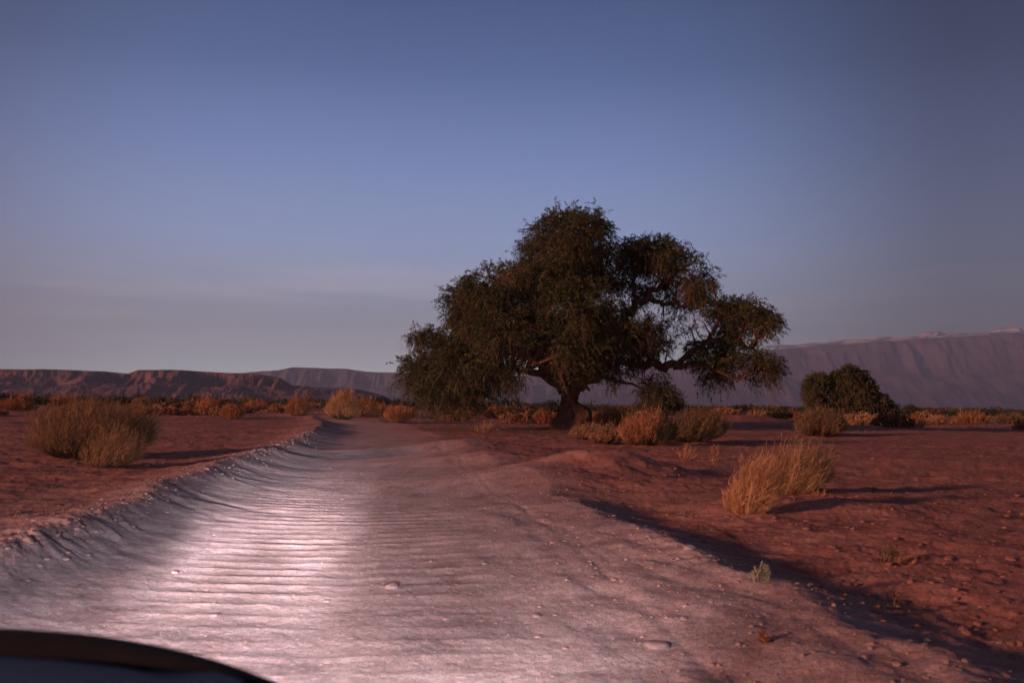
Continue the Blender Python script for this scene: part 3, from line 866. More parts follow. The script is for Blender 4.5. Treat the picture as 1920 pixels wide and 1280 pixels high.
# ------------------------------------------------------------------ shrubs
def shrub_parts(rg, nstem, w, hgt, lean=(0.25, 0.0), tw=8, width=0.008, tip=0.16, fan=1.0, flat=0.0):
    """a dry shrub: stems fan out from the ground, each carrying fine upright twiglets.
    returns stem ribbons and twiglet blades"""
    a = rg.random(nstem) * 2 * np.pi
    rr = np.sqrt(rg.random(nstem))
    base = np.stack([np.cos(a) * rr * w * 0.22, np.sin(a) * rr * w * 0.22, np.full(nstem, -0.02)], 1)
    outw = np.stack([np.cos(a) * rr * w * 0.5 * fan, np.sin(a) * rr * w * 0.5 * fan], 1)
    hh = hgt * np.sqrt(np.clip(1 - (rr * 0.92) ** 2.4, 0.06, 1)) * (0.58 + 0.48 * rg.random(nstem))
    lump = 1 + 0.5 * fbm(outw[:, 0] * 2.5 / w * 2, outw[:, 1] * 2.5 / w * 2, 2, int(rg.integers(1000)))
    hh = hh * lump
    hh = hh * (1 + 0.15 * rg.random(nstem) ** 5)
    ll = 0.1 + 1.5 * rg.random(nstem)
    outw = outw + rg.normal(size=outw.shape) * w * 0.045
    tipp = np.stack([outw[:, 0] + lean[0] * hh * ll, outw[:, 1] + lean[1] * hh * ll, hh], 1)
    K = 5
    t = np.linspace(0, 1, K)
    ctrl = base * 0.35 + tipp * 0.65 + np.stack([outw[:, 0] * 0.35, outw[:, 1] * 0.35, -hh * 0.18], 1)
    T = t[None, :, None]
    P = base[:, None] * (1 - T) ** 2 + ctrl[:, None] * 2 * T * (1 - T) + tipp[:, None] * T ** 2
    P[:, 1:-1] += rg.normal(size=(nstem, K - 2, 3)) * 0.018 * hgt
    side = np.stack([np.cos(a * 3.1 + 1), np.sin(a * 3.1 + 1), np.zeros(nstem)], 1)
    wv = side[:, None] * (width * 1.4 * (1 - 0.75 * t))[None, :, None]
    SV = np.stack([P - wv, P + wv], 2).reshape(-1, 3)
    b0 = (np.arange(nstem) * K * 2)[:, None]; kk = np.arange(K - 1) * 2
    SF = np.stack([b0 + kk, b0 + kk + 1, b0 + kk + 3, b0 + kk + 2], -1).reshape(-1, 4)
    sv = np.repeat(rg.random(nstem), K * 2)
    # twiglets
    m = tw
    tt = 0.28 + 0.72 * rg.random((nstem, m)) ** 0.75
    TT = tt[:, :, None]
    C = base[:, None] * (1 - TT) ** 2 + ctrl[:, None] * 2 * TT * (1 - TT) + tipp[:, None] * TT ** 2
    d = np.concatenate([outw[:, None, :].repeat(m, 1) / max(w, .01) * 1.2, np.full((nstem, m, 1), 0.9 - flat)], 2)
    d[:, :, 0] += lean[0]; d[:, :, 1] += lean[1]
    d = d + rg.normal(size=(nstem, m, 3)) * 0.42
    d /= np.linalg.norm(d, axis=2)[:, :, None]
    ln = tip * (0.5 + 0.9 * rg.random((nstem, m, 1)))
    s2 = np.cross(d, rg.normal(size=(nstem, m, 3))); s2 /= np.linalg.norm(s2, axis=2)[:, :, None] + 1e-9
    wd = width * (0.7 + 0.6 * rg.random((nstem, m, 1)))
    mid = C + d * ln * 0.5
    TV = np.stack([C, mid + s2 * wd, C + d * ln + np.array([lean[0], lean[1], 0.0]) * ln * 0.3, mid - s2 * wd], 2).reshape(-1, 3)
    TF = np.arange(nstem * m * 4).reshape(-1, 4)
    tv = np.repeat((np.repeat(sv[::K * 2][:, None], m, 1) * 0.5 + 0.5 * rg.random((nstem, m))).ravel(), 4)
    return (SV, SF, sv), (TV, TF, tv)


def shrub(name, label, cat, loc, nstem, w, hgt, mat, rg, group=None, two=True, **kw):
    (SV, SF, sv), (TV, TF, tv) = shrub_parts(rg, nstem, w, hgt, **kw)
    if two:
        root = empty(name, loc)
        tag(root, label, cat, group)
        st = link('stems', np_mesh('stems', SV, SF, 4, {'v': sv}, False, mat if (mat is M_PALE or name in ('grass_tuft', 'weed')) else M_TWIG), root); tag(st, kind='stuff')
        fo = link('foliage', np_mesh('foliage', TV, TF, 4, {'v': tv}, False, mat), root); tag(fo, kind='stuff')
        return root
    V = np.vstack([SV, TV]); F = np.vstack([SF, TF + len(SV)])
    o = link(name, np_mesh(name, V, F, 4, {'v': np.concatenate([sv, tv])}, False, mat), None, loc)
    tag(o, label, cat, group)
    return o


def px_shrub(x0, x1, ytop, ybase, label, mat, cat='shrub', name='dry_shrub', nstem=260, tw=12, tip=None, lean=(0.28, 0.05), two=True, group=None, fan=1.0, seed=0, dens=1.0, D=None, width=None, flat=0.0):
    cx = (x0 + x1) / 2
    x, y, z = place(cx, ybase)
    if D:
        p = at(cx, ybase, D); x, y = p[0], p[1]; z = tz(x, y)
    s = y / FPX
    wd = (x1 - x0) * s; hg = (ybase - ytop) * s
    y2 = y + wd * 0.3
    px = max(s * 1.875, 0.004)                   # one render pixel in metres
    wid = width or max(0.0032, px * 0.17)
    rg = np.random.default_rng(1000 + seed + int(x0) * 7 + int(ybase))
    ns = int(nstem * dens * (1.0 if nstem < 100 else 1.35))
    return shrub(name, label, cat, (x, y2, tz(x, y2) - 0.02), ns, wd, hg, mat, rg, group, two,
                 lean=lean, tw=tw, width=wid, tip=tip or max(0.10, hg * 0.17), fan=fan, flat=flat)


# big ones near the road
px_shrub(30, 246, 742, 862, 'largest feathery dry bush standing left of the road bank', M_TAWNY, nstem=950, tw=22, tip=0.20, dens=1.0, lean=(0.22, 0), seed=1)
px_shrub(40, 190, 760, 858, 'straw-coloured dry bush making the left half of the biggest clump', M_TAWNY, nstem=600, tw=18, tip=0.17, lean=(0.2, 0), seed=2)
px_shrub(140, 240, 812, 880, 'small orange dry bush in front of the biggest left clump', M_STRAW, nstem=260, tw=16, tip=0.15, lean=(0.35, 0), seed=3)
px_shrub(1360, 1448, 868, 968, 'bright orange upright grass tuft, front one of the pair right of the road', M_RUST, 'grass tuft', 'grass_tuft', 520, 8, 0.13, (0.42, 0.1), seed=4)
px_shrub(1422, 1540, 834, 925, 'golden feathery grass clump just behind the bright orange tuft', M_STRAW, 'grass tuft', 'grass_tuft', 560, 8, 0.14, (0.40, 0.1), seed=5)
px_shrub(1478, 1550, 850, 920, 'shaded olive right half of the golden grass clump', M_OLIVE, 'grass tuft', 'grass_tuft', 300, 8, 0.14, (0.40, 0.1), seed=6)  # the clump's shaded side, put into the colour as a darker olive tuft
px_shrub(1165, 1252, 768, 836, 'bright orange round bush right of the big tree trunk', M_RUST, nstem=420, tw=16, tip=0.17, seed=7, lean=(0.12, 0))
px_shrub(1222, 1262, 778, 836, 'dark grey-green bush hugging the bright orange bush', M_DARKB, nstem=140, tw=14, seed=8)
px_shrub(1248, 1352, 765, 830, 'olive green windswept bush right of the orange bush', M_OLIVE, nstem=420, tw=16, tip=0.22, seed=9, lean=(0.45, 0))
px_shrub(1068, 1115, 795, 824, 'low yellow-green bush at the foot of the big trunk', M_STRAW, nstem=200, tw=14, seed=10)
px_shrub(1105, 1165, 796, 832, 'low rusty gold bush between the trunk and the bright orange bush', M_STRAW, nstem=240, tw=14, seed=11)
px_shrub(1112, 1172, 762, 800, 'golden bush half hidden behind the old root stump', M_RUST, nstem=240, tw=14, seed=12)
px_shrub(1502, 1592, 766, 819, 'dense ochre dome-shaped bush in front of the smaller tree', M_OLIVE, nstem=520, tw=16, tip=0.2, lean=(0.1, 0), seed=13)
px_shrub(1268, 1304, 836, 866, 'thin orange weed, left one of two below the windswept bush', M_RUST, 'weed', 'weed', 26, 9, 0.12, (0.3, 0), seed=14)
px_shrub(1322, 1352, 834, 866, 'thin orange weed, right one of two below the windswept bush', M_RUST, 'weed', 'weed', 20, 9, 0.12, (0.35, 0), seed=15)
px_shrub(1410, 1452, 1052, 1093, 'small pale bristly herb on the crest beside the ditch', M_PALE, 'herb', 'pale_herb', 15, 26, 0.030, (0.08, 0), seed=16, fan=0.9, width=0.006)
px_shrub(1645, 1685, 1008, 1058, 'sparse pale upright weed in the dark soil at the right', M_OLIVE, 'weed', 'weed', 14, 20, 0.035, (0.10, 0), seed=17, width=0.005)
px_shrub(1655, 1715, 1036, 1060, 'low spreading reddish weed beside the sparse upright one', M_RUST, 'weed', 'weed', 20, 9, 0.05, (0.30, 0), seed=18, flat=0.5)
px_shrub(1674, 1686, 1068, 1142, 'single tall thin weed stalk in the dark soil', M_OLIVE, 'weed', 'weed', 3, 34, 0.030, (0.02, 0), seed=19, fan=0.2, width=0.005)
px_shrub(1424, 1446, 1178, 1206, 'tiny rusty herb on the road shoulder, nearest plant to the viewer', M_RUST, 'herb', 'pale_herb', 12, 22, 0.022, (0.05, 0), seed=20, width=0.004)
px_shrub(1522, 1558, 918, 932, 'little orange weed lying right of the golden grass clump', M_RUST, 'weed', 'weed', 26, 8, 0.06, (0.1, 0), seed=21, flat=0.6)
px_shrub(885, 930, 790, 812, 'small straw tuft on the litter left of the big trunk', M_STRAW, 'grass tuft', 'grass_tuft', 60, 9, 0.12, (0.15, 0), seed=22)

# middle distance, from the photograph
px_shrub(610, 668, 738, 786, 'tall golden round bush at the far end of the road', M_RUST, nstem=420, tw=16, lean=(0.0, 0), seed=30, dens=1.2)
px_shrub(655, 694, 746, 782, 'rusty brown bush leaning on the tall golden one at the road end', M_RUST, nstem=180, tw=14, seed=31)
mids = [
    (533, 574, 745, 780, 'upright orange bush left of the tall golden one', 'r'), (716, 772, 757, 790, 'rusty tangled bush where the drooping branches reach the ground', 'r'),
    (692, 722, 756, 782, 'low pinkish bush between the golden bush and the drooping branches', 'r'),
    (250, 278, 743, 763, 'small glowing orange mound bush right behind the biggest left clump', 'r'), (274, 306, 743, 764, 'dark green low bush joined to the small glowing one', 'd'),
    (278, 330, 738, 756, 'pale olive bush just behind the small glowing mound', 'o'), (362, 408, 744, 776, 'brown bush, first of two above the road bank', 'r'),
    (408, 450, 762, 790, 'brown bush, second of two above the road bank', 'r'), (344, 382, 738, 754, 'pale grey-olive domed bush on the left plain', 'o'),
    (292, 328, 762, 782, 'low reddish brown bush in the bare left plain', 'r'), (455, 500, 750, 768, 'flat orange bush scattered before the far scrub', 'r'),
    (500, 530, 756, 772, 'tiny ochre bush left of the upright orange bush', 's'), (595, 618, 750, 762, 'pale straw bush touching the left side of the tall golden bush', 's'),
    (576, 596, 751, 764, 'pale straw bush second to the left of the tall golden bush', 's'),
    (842, 888, 758, 786, 'orange bush seen beneath the drooping left branches', 'r'), (905, 948, 764, 786, 'pinkish bush beneath the crown, left of the trunk', 'r'),
    (950, 1000, 762, 788, 'ochre bush beneath the crown, nearer the trunk', 's'), (1000, 1040, 764, 792, 'reddish bush touching the left side of the trunk', 'r'),
    (85, 130, 730, 752, 'rusty bush behind the top of the biggest left clump', 'r'), (-10, 48, 742, 770, 'dark brown bush cut by the left edge of the photo', 'r'),
    (10, 60, 728, 745, 'reddish mound bush at the far left', 'r'),
    (1355, 1400, 768, 790, 'orange bush right of the windswept olive bush', 'r'), (1398, 1445, 768, 792, 'golden bush on the sandy rise', 's'),
    (1440, 1480, 770, 792, 'orange bush behind the sandy rise', 'r'), (1470, 1508, 772, 796, 'orange bush touching the ochre dome', 'r'),
    (1600, 1640, 774, 790, 'pinkish bush under the smaller tree', 'r'), (1675, 1702, 776, 792, 'dark olive bush right of the smaller tree', 'd'),
    (1800, 1860, 768, 794, 'rusty bush, biggest one at the far right', 'r'), (1735, 1790, 774, 792, 'low ochre bush left of the biggest far right one', 's'),
    (1865, 1925, 776, 796, 'dull brown bush at the right edge of the photo', 'o'), (1700, 1740, 777, 793, 'low orange bush right of the dark olive one', 'r'),
    (1230, 1282, 728, 776, 'dark evergreen rounded bush below the end of the low branch', 'd'), (1195, 1240, 742, 776, 'dark evergreen bush left of the rounded one below the low branch', 'd'),
    (600, 640, 726, 745, 'dark treelike bush behind the tall golden bush', 'd'), (660, 690, 730, 752, 'thin dark treelike bush right of the tall golden bush', 'd'),
    (690, 730, 738, 758, 'dark green thicket bush at the foot of the mesa', 'd'), (725, 775, 738, 760, 'dark green thicket bush beside the drooping branches', 'd'),
    (930, 975, 736, 762, 'dark bush seen under the crown on the skyline', 'd'), (1020, 1045, 745, 765, 'dark mound bush just left of the trunk on the skyline', 'd'),
    (380, 410, 726, 742, 'dark domed bush below the lit cliff', 'd'), (1695, 1725, 752, 772, 'small dark tree-shaped bush on the right skyline', 'd'),
    (1600, 1690, 762, 782, 'dark low boughs bush joined to the right of the smaller tree', 'd'), (190, 235, 722, 742, 'dark skyline bush above the biggest left clump', 'd'),
    (240, 265, 725, 745, 'dark skyline bush right of the biggest left clump', 'd'), (1370, 1410, 752, 770, 'dark bush on the skyline right of the big crown', 'd'),
]
MM = {'r': M_RUST, 's': M_STRAW, 'o': M_OLIVE, 'd': M_DARKB}
for i, (x0, x1, yt, yb, lab, k) in enumerate(mids):
    h0 = horizon((x0 + x1) / 2)
    D = None
    if yb - h0 < 9: D = 185 + 30 * (i % 3)
    else: D = min(CAM_H * FPX / (yb - h0), 190)
    px_shrub(x0, x1, yt, yb, lab, MM[k], nstem=150, tw=14, seed=50 + i, two=False, D=D, name='dry_shrub' if k != 'd' else 'evergreen_shrub', lean=(0.10, 0), dens=1.0)

# shared shapes for the many far bushes nobody can tell apart
protos = {}
for k, mt in MM.items():
    mt = M_FIELD if k == 'r' else mt
    for q in range(3):
        rg = np.random.default_rng(500 + q + ord(k))
        (SV, SF, sv), (TV, TF, tv) = shrub_parts(rg, 60, 2.6, 1.0, (0.1, 0), 11, 0.05, 0.32)
        V = np.vstack([SV, TV]); F = np.vstack([SF, TF + len(SV)])
        protos[k, q] = np_mesh('far_shrub', V, F, 4, {'v': np.concatenate([sv, tv])}, False, mt)
r2 = random.Random(21)
cnt = {'r': 0, 'd': 0}
for i in range(230):
    D = 75 * (480 / 75) ** (r2.random() ** 0.8)
    sl = r2.uniform(-0.56, 0.56)
    x = sl * D
    Lq, Rq = road_edges(D)
    if D < 112 and Lq - 2 < x < Rq + 2: continue
    if abs(x - TREE_BASE[0]) < 6 and abs(D - TREE_BASE[1]) < 8: continue
    dark = r2.random() < (0.15 if D < 150 else 0.62)
    k = r2.choice('do') if dark else r2.choice('rrs')
    o = bpy.data.objects.new('evergreen_shrub' if dark else 'dry_shrub', protos[k, r2.randrange(3)])
    s = r2.uniform(0.6, 1.25) * (1.35 if D > 200 else 1.0)
    o.location = (x, D, tz(x, D) - 0.05)
    o.scale = (s * r2.uniform(0.9, 1.6), s * r2.uniform(0.9, 1.6), s * (r2.uniform(0.9, 1.5) if dark else r2.uniform(0.7, 1.1)))
    o.rotation_euler = (0, 0, r2.uniform(0, 6.28))
    COL.objects.link(o)
    zone = ['left of the big left clump', 'below the mesa, left of the road', 'below the blue hills at the road end', 'behind the big drooping tree', 'between the big tree and the smaller tree', 'right of the smaller tree']
    zi = sum(sl > q for q in (-0.40, -0.24, -0.11, 0.19, 0.29))
    what = {'d': 'dark green', 'o': 'dull olive', 'r': 'rust-coloured', 's': 'straw-coloured'}[k]
    depth = 'near rows' if D < 140 else ('middle rows' if D < 260 else 'far rows')
    tag(o, f'low {what} bush {zone[zi]}, {depth}', 'shrub', f'{what} bushes on the plain {zone[zi]}, {depth}')


# far thicket line and dry grass cover
def clump_field(name, n, dmin, dmax, mat, seed, hgt, wid, blades, powr=1.0, slope=0.60, avoid_road=True, mask=None, fine=0.32):
    rg = np.random.default_rng(seed)
    D = dmin * (dmax / dmin) ** (rg.random(n) ** powr)
    X = rg.uniform(-slope, slope, n) * D
    if mask is not None:
        kp = mask(X, D); X, D = X[kp], D[kp]
    L, Rr = road_edges(D)
    ok = ~((X > L - 0.3) & (X < Rr + 0.3) & (D < 108)) if avoid_road else np.ones(len(X), bool)
    X, D = X[ok], D[ok]
    Z = terrain(X, D, False)
    n = len(X)
    sc = (0.35 + 0.9 * rg.random(n) ** 1.6)
    C = np.stack([X, D, Z], 1)[:, None].repeat(blades, 1)
    u = rg.normal(size=(n, blades, 3)); u[:, :, 2] = np.abs(u[:, :, 2]) * 0.9 + 0.25
    u /= np.linalg.norm(u, axis=2)[:, :, None]
    rad = rg.random((n, blades, 1)) ** 0.5
    s = sc[:, None, None]
    p = C + u * rad * s * np.array([wid, wid, hgt]) * 0.8
    d = u * np.array([1, 1, 0.6]) + np.array([0.15, 0, 0.6]) + rg.normal(size=u.shape) * 0.3
    d /= np.linalg.norm(d, axis=2)[:, :, None]
    ln = hgt * s * fine * (0.5 + rg.random((n, blades, 1)))
    sd_ = np.cross(d, rg.normal(size=u.shape)); sd_ /= np.linalg.norm(sd_, axis=2)[:, :, None] + 1e-9
    w_ = ln * 0.22
    V = np.stack([p - d * ln * 0.5, p + sd_ * w_, p + d * ln * 0.5, p - sd_ * w_], 2).reshape(-1, 3)
    v = np.repeat((0.5 * rg.random((n, 1)) + 0.5 * rg.random((n, blades))).ravel(), 4)
    o = link(name, np_mesh(name, V, np.arange(len(V)).reshape(-1, 4), 4, {'v': v}, False, mat))
    tag(o, kind='stuff')
    return o


clump_field('dry_grass', 1050, 62, 260, M_FIELD, 41, 0.36, 0.9, 20, 0.8)
clump_field('straw_grass', 800, 80, 300, M_TAWNY, 42, 0.5, 1.0, 20, 0.8)
clump_field('far_scrub', 1500, 190, 520, M_DARKB, 43, 2.3, 4.5, 110, 0.8, fine=0.20)
clump_field('far_brown_scrub', 900, 180, 500, M_OLIVE, 44, 1.1, 2.2, 24, 0.7)
clump_field('leaf_litter', 5200, 46, 74, M_STRAW, 45, 0.07, 0.12, 6, 1.0, 0.6, True,
            lambda X, D: np.hypot((X - TREE_BASE[0] + 1) / 1.3, D - TREE_BASE[1] + 2) < 8 + 2 * vnoise(X * .6, D * .6, 5))
clump_field('plain_stubble', 16000, 16, 80, M_FIELD, 46, 0.06, 0.14, 7, 0.8, 0.6, True, lambda X, D: vnoise(X * 0.25, D * 0.4, 6) + 0.2 * (X < road_edges(D)[0] - 1) * (D > 26) > 0.14)


# ------------------------------------------------------------------ stones and clods
def rock_shape(rg, sub=1):
    import bmesh
    bm = bmesh.new()
    bmesh.ops.create_icosphere(bm, subdivisions=sub, radius=1.0)
    V = np.array([v.co[:] for v in bm.verts]); F = np.array([[v.index for v in f.verts] for f in bm.faces])
    bm.free()
    return V, F


IV, IF = rock_shape(rng, 1)
IV2, IF2 = rock_shape(rng, 3)


def rock_field(name, X, Y, S, mat, seed, flat=0.6):
    rg = np.random.default_rng(seed)
    n = len(X)
    Z = terrain(X, Y)
    sc = S[:, None] * np.stack([0.7 + 0.7 * rg.random(n), 0.7 + 0.7 * rg.random(n), flat * (0.6 + 0.6 * rg.random(n))], 1)
    V = IV[None] * (1 + 0.45 * (rg.random((n, len(IV), 1)) - 0.5)) * sc[:, None]
    V = V + np.stack([X, Y, Z + sc[:, 2] * 0.25], 1)[:, None]
    F = IF[None] + (np.arange(n) * len(IV))[:, None, None]
    o = link(name, np_mesh(name, V.reshape(-1, 3), F.reshape(-1, 3), 3, None, False, mat))
    tag(o, kind='stuff')
    return o


def along(n, y0, y1, rg, side, spread, off=0.0):
    Y = y0 * (y1 / y0) ** rg.random(n)
    L, Rr = road_edges(Y)
    wl = 0.55 * vnoise(Y * 0.35, Y * 0 + 3.3, 11) + 0.28 * vnoise(Y * 1.1, Y * 0 + 7.7, 12)
    X = (L + wl if side < 0 else Rr) + off + rg.normal(size=n) * spread
    return X, Y


rg = np.random.default_rng(77)
n = 7000
Y = 5.2 * (34 / 5.2) ** rg.random(n); L_, R_ = road_edges(Y); X = L_ + 0.8 + (R_ - L_ - 1.0) * np.clip(rg.normal(0.48, 0.22, n), 0, 1)
rock_field('road_gravel', X, Y, 0.003 + 0.012 * rg.random(n) ** 6 + 0.003 * rg.random(n), M_CLOD, 5, 0.35)
X, Y = along(4200, 5.5, 45, rg, -1, 0.32)
rock_field('left_bank_clods', X, Y, 0.005 + 0.032 * rg.random(4200) ** 8, M_CLOD, 6)
X, Y = along(2600, 5.5, 24, rg, 1, 0.8, -0.6)
rock_field('right_bank_clods', X, Y, 0.005 + 0.022 * rg.random(2600) ** 7, M_CLOD, 7)
M_PEB = flat_mat('red_pebble', (0.26, 0.115, 0.085), 0.95, noise=9)
n = 9000
Y = 7 * (60 / 7.0) ** rg.random(n); X = rg.uniform(-0.6, 0.6, n) * Y; L_, R_ = road_edges(Y)
kp = ((X < L_ - 0.6) | (X > R_ + 0.3)) & (vnoise(X * 0.5, Y * 0.5, 301) > -0.12); X, Y = X[kp], Y[kp]
rock_field('plain_pebbles', X, Y, 0.006 + 0.045 * rg.random(len(X)) ** 7 + 0.004 * Y / 20, M_PEB, 8)

big = [(735, 1102, 16, 'flat pale stone half buried in the middle of the washboard'), (910, 1058, 9, 'small white stone right of the washboard, near the road middle'),
       (1232, 1212, 24, 'rounded pale stone on the right shoulder, biggest of the road stones'), (612, 1128, 8, 'white stone at the right end of the left washboard track'),
       (402, 1156, 9, 'white stone in the left wheel track near the vehicle'), (328, 1075, 8, 'white stone at the left end of the washboard'),
       (1006, 1155, 9, 'white stone right of the wheel ruts'), (1282, 1160, 8, 'pale stone on the right crest slope'),
       (1292, 1030, 13, 'pale rounded clod on the right crest above the ditch')]
for px, py, sz, lab in big:
    x, y, z = place(px, py)
    s = sz * y / FPX
    rg = np.random.default_rng(px)
    nz = 1 + 0.35 * np.array([fbm(np.array([v[0] * 1.3 + px]), np.array([v[1] * 1.3 + v[2] * 2.1]), 3, 9)[0] for v in IV2])
    V = IV2 * nz[:, None] * np.array([s, s * 0.85, s * 0.42])
    o = link('stone', np_mesh('stone', V, IF2, 3, None, True, M_STONE), None, (x, y, z + s * 0.06))
    o.rotation_euler = (0, 0, rg.random() * 6)
    tag(o, lab, 'stone')


# ------------------------------------------------------------------ the vehicle whose bonnet shows at the lower left
def loft(name, secs, mat, parent, cap=True, smooth=True):
    """secs: list of rings (same length) of (x,y,z)"""
    S = np.array(secs, float)
    n, k, _ = S.shape
    V = S.reshape(-1, 3)
    idx = np.arange(n * k).reshape(n, k)
    faces = []
    for i in range(n - 1):
        for j in range(k):
            faces.append((idx[i, j], idx[i, (j + 1) % k], idx[i + 1, (j + 1) % k], idx[i + 1, j]))
    if cap:
        faces.append(tuple(idx[0][::-1])); faces.append(tuple(idx[-1]))
    me = bpy.data.meshes.new(name)
    me.from_pydata([tuple(v) for v in V], [], [tuple(int(q) for q in f) for f in faces])
    me.materials.append(mat)
    me.polygons.foreach_set('use_smooth', [smooth] * len(me.polygons))
    return link(name, me, parent)


def rbox(x0, x1, z0, z1, y, r=0.12, k=5):
    pts = []
    for cx, cz, a0 in ((x1 - r, z1 - r, 0), (x0 + r, z1 - r, 90), (x0 + r, z0 + r, 180), (x1 - r, z0 + r, 270)):
        for q in range(k):
            a = R(a0 + 90 * q / (k - 1))
            pts.append((cx + r * math.cos(a), y, cz + r * math.sin(a)))
    return pts


def lathe(name, prof, mat, parent, axis='X', seg=28, loc=(0, 0, 0)):
    """prof: (radius, offset along the axis)"""
    V, F = [], []
    for r_, o_ in prof:
        for q in range(seg):
            a = 2 * math.pi * q / seg
            c, s_ = r_ * math.cos(a), r_ * math.sin(a)
            V.append((o_, c, s_) if axis == 'X' else (c, o_, s_))
    for i in range(len(prof) - 1):
        for q in range(seg):
            F.append((i * seg + q, i * seg + (q + 1) % seg, (i + 1) * seg + (q + 1) % seg, (i + 1) * seg + q))
    me = bpy.data.meshes.new(name); me.from_pydata(V, [], F); me.materials.append(mat)
    me.polygons.foreach_set('use_smooth', [True] * len(me.polygons))
    return link(name, me, parent, loc)


M_PAINT = flat_mat('blue_grey_paint', (0.012, 0.020, 0.034), 0.6, 0.0, 0.05, 3.0)
M_BLACK = flat_mat('black_trim', (0.008, 0.008, 0.010), 0.95, noise=20)
M_RUBBER = flat_mat('tyre_rubber', (0.020, 0.018, 0.018), 0.85, noise=20)
M_STEEL = flat_mat('wheel_steel', (0.30, 0.30, 0.31), 0.4, 0.8, noise=10)
M_GLASS = flat_mat('dark_glass', (0.02, 0.025, 0.03), 0.08, 0.0, 0.0, 4, 0.6)
mlen, tl, bl = new_mat('lit_headlight_lens')
bl.inputs['Base Color'].default_value = (0.8, 0.75, 0.7, 1)
bl.inputs['Emission Color'].default_value = (1.0, 0.86, 0.80, 1)
bl.inputs['Emission Strength'].default_value = 4.0

YAW = R(4.5)
car = empty('pickup_truck', (-1.33, 2.18, -0.17), YAW)
tag(car, 'dark blue-grey pickup truck with headlights on, its bonnet corner cutting into the lower left', 'truck')
# body sides, from the nose backwards (local y negative = backwards)
secs = []
for y, hw, z0, z1, r_ in ((-0.02, .62, .62, .93, .12), (-0.05, .76, .55, 1.00, .14), (-0.16, .86, .50, 1.06, .14), (-0.5, .90, .45, 1.09, .13), (-1.2, .91, .42, 1.12, .12), (-1.9, .91, .42, 1.10, .10),
                          (-3.2, .91, .42, 1.05, .08), (-4.6, .91, .45, 1.05, .08), (-4.9, .88, .5, 1.02, .08)):
    secs.append(rbox(-hw, hw, z0, z1, y, r_))
loft('body', secs, M_PAINT, car)
# bonnet: a crowned panel sitting proud of the body
bs = []
for y, hw, zc, th in ((0.00, .60, .99, .02), (-0.04, .72, 1.045, .03), (-0.14, .81, 1.09, .04), (-0.45, .84, 1.135, .04), (-1.0, .84, 1.165, .04), (-1.36, .83, 1.185, .04)):
    ring = []
    for q in range(13):
        u = -1 + 2 * q / 12
        ring.append((u * hw, y - 0.10 * abs(u) ** 3, zc - 0.055 * abs(u) ** 2.5))
    for q in range(13):
        u = 1 - 2 * q / 12
        ring.append((u * hw, y - 0.10 * abs(u) ** 3, zc - 0.055 * abs(u) ** 2.5 - th - .03))
    bs.append(ring)
loft('bonnet', bs, M_PAINT, car)
# black stone guard along the bonnet's leading edge
gs = []
for q in range(25):
    u = -1 + 2 * q / 24
    x = u * .84; y = -0.02 - 0.16 * abs(u) ** 3.0; z = 1.055 - 0.07 * abs(u) ** 2.5
    gs.append([(x, y + .055, z - .05), (x, y + .075, z + .01), (x, y + .045, z + .05), (x, y - .03, z + .055), (x, y - .05, z + .03), (x, y - .02, z - .05)])
loft('bonnet_guard', gs, M_BLACK, car)
cab = []
for y, hw, z1 in ((-1.30, .80, 1.14), (-1.75, .74, 1.50), (-2.05, .66, 1.74), (-2.9, .66, 1.78), (-3.35, .68, 1.72), (-3.5, .74, 1.12)):
    cab.append(rbox(-hw, hw, 1.0, z1, y, .06))
loft('cabin', cab, M_PAINT, car)
ws = loft('windscreen', [[(-.70, -1.40, 1.225), (.70, -1.40, 1.225), (.70, -1.43, 1.21), (-.70, -1.43, 1.21)],
                         [(-.60, -2.00, 1.725), (.60, -2.00, 1.725), (.60, -2.03, 1.70), (-.60, -2.03, 1.70)]], M_GLASS, car, smooth=False)
gr = loft('grille', [rbox(-.50, .50, .66, .90, y, .05) for y in (-.06, .035)], M_BLACK, car, smooth=False)
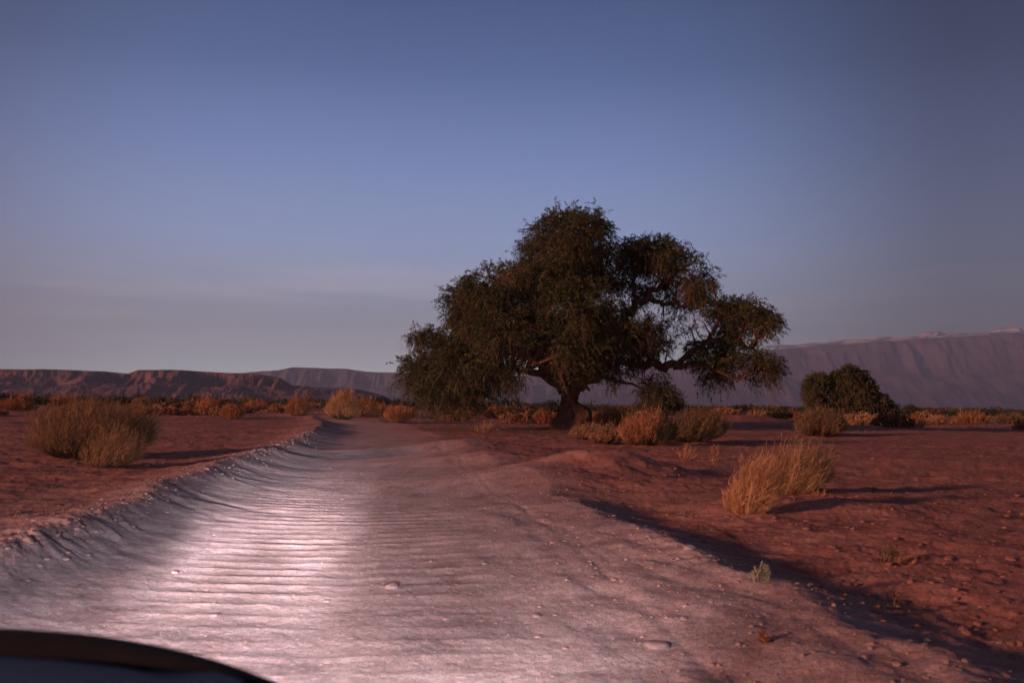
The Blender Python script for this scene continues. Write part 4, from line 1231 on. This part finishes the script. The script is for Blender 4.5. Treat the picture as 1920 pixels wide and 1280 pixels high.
for q in range(5):
    zq = .69 + q * .042
    loft('slat', [rbox(-.47, .47, zq, zq + .014, y, .005) for y in (.0351, .050)], M_STEEL, gr, smooth=False)
loft('bumper', [rbox(-.80 + d, .80 - d, .42, .60, y, .06) for y, d in ((-.20, 0), (.02, .02), (.12, .10))], M_BLACK, car)
for sx in (-1, 1):
    lathe('headlight', [(.0, .05), (.05, .048), (.09, .036), (.105, .01), (.11, -.08)], mlen, car, 'Y', loc=(sx * .64, -.02, .80))
    for yy in (-.85, -3.95):
        wh = lathe('wheel', [(.21, .0), (.30, -.01), (.365, .02), (.38, .06), (.38, .18), (.365, .22), (.30, .24), (.21, .23)], M_RUBBER, car, 'X', loc=(sx * .93 - .12, yy, .38))
        lathe('rim', [(.0, .20 if sx > 0 else .03), (.08, .21 if sx > 0 else .02), (.18, .17 if sx > 0 else .06), (.215, .22 if sx > 0 else .01)], M_STEEL, wh, 'X')
    loft('wing_mirror', [rbox(sx * 1.0 - .09, sx * 1.0 + .09, 1.10, 1.28, y, .04) for y in (-1.62, -1.50)], M_BLACK, car)
bed = loft('load_bed', [rbox(-.86, .86, .95, 1.12, y, .04) for y in (-3.52, -4.88)], M_BLACK, car)
car.scale = (1.0, 1.0, 1.145)

# the truck's own headlamps
HL = dict(power=900, color=(0.98, 0.86, 0.97))


def headlamp(sx, ang_down, ang_side, size, blend, power):
    ld = bpy.data.lights.new('headlamp', 'SPOT')
    ld.energy = power
    ld.color = HL['color']
    ld.spot_size = R(size)
    ld.spot_blend = blend
    ld.shadow_soft_size = 0.07
    o = bpy.data.objects.new('headlamp', ld)
    o.parent = car
    o.location = (sx * .64, .12, .82)
    o.rotation_euler = (R(90) - R(ang_down), 0, R(ang_side))
    COL.objects.link(o)


for sx in (-1, 1):
    headlamp(sx, 2.5, 4.4 + 1.3 * sx, 14, 1.0, 5000)
    headlamp(sx, 2.2, 4.6 + 0.6 * sx, 8.5, 1.0, 19000)
    headlamp(sx, 4.4, 4.4 + 1.5 * sx, 26, 1.0, 1000)
    headlamp(sx, 0.8, 4.0 - 9.0 * sx, 60, 1.0, 1350)
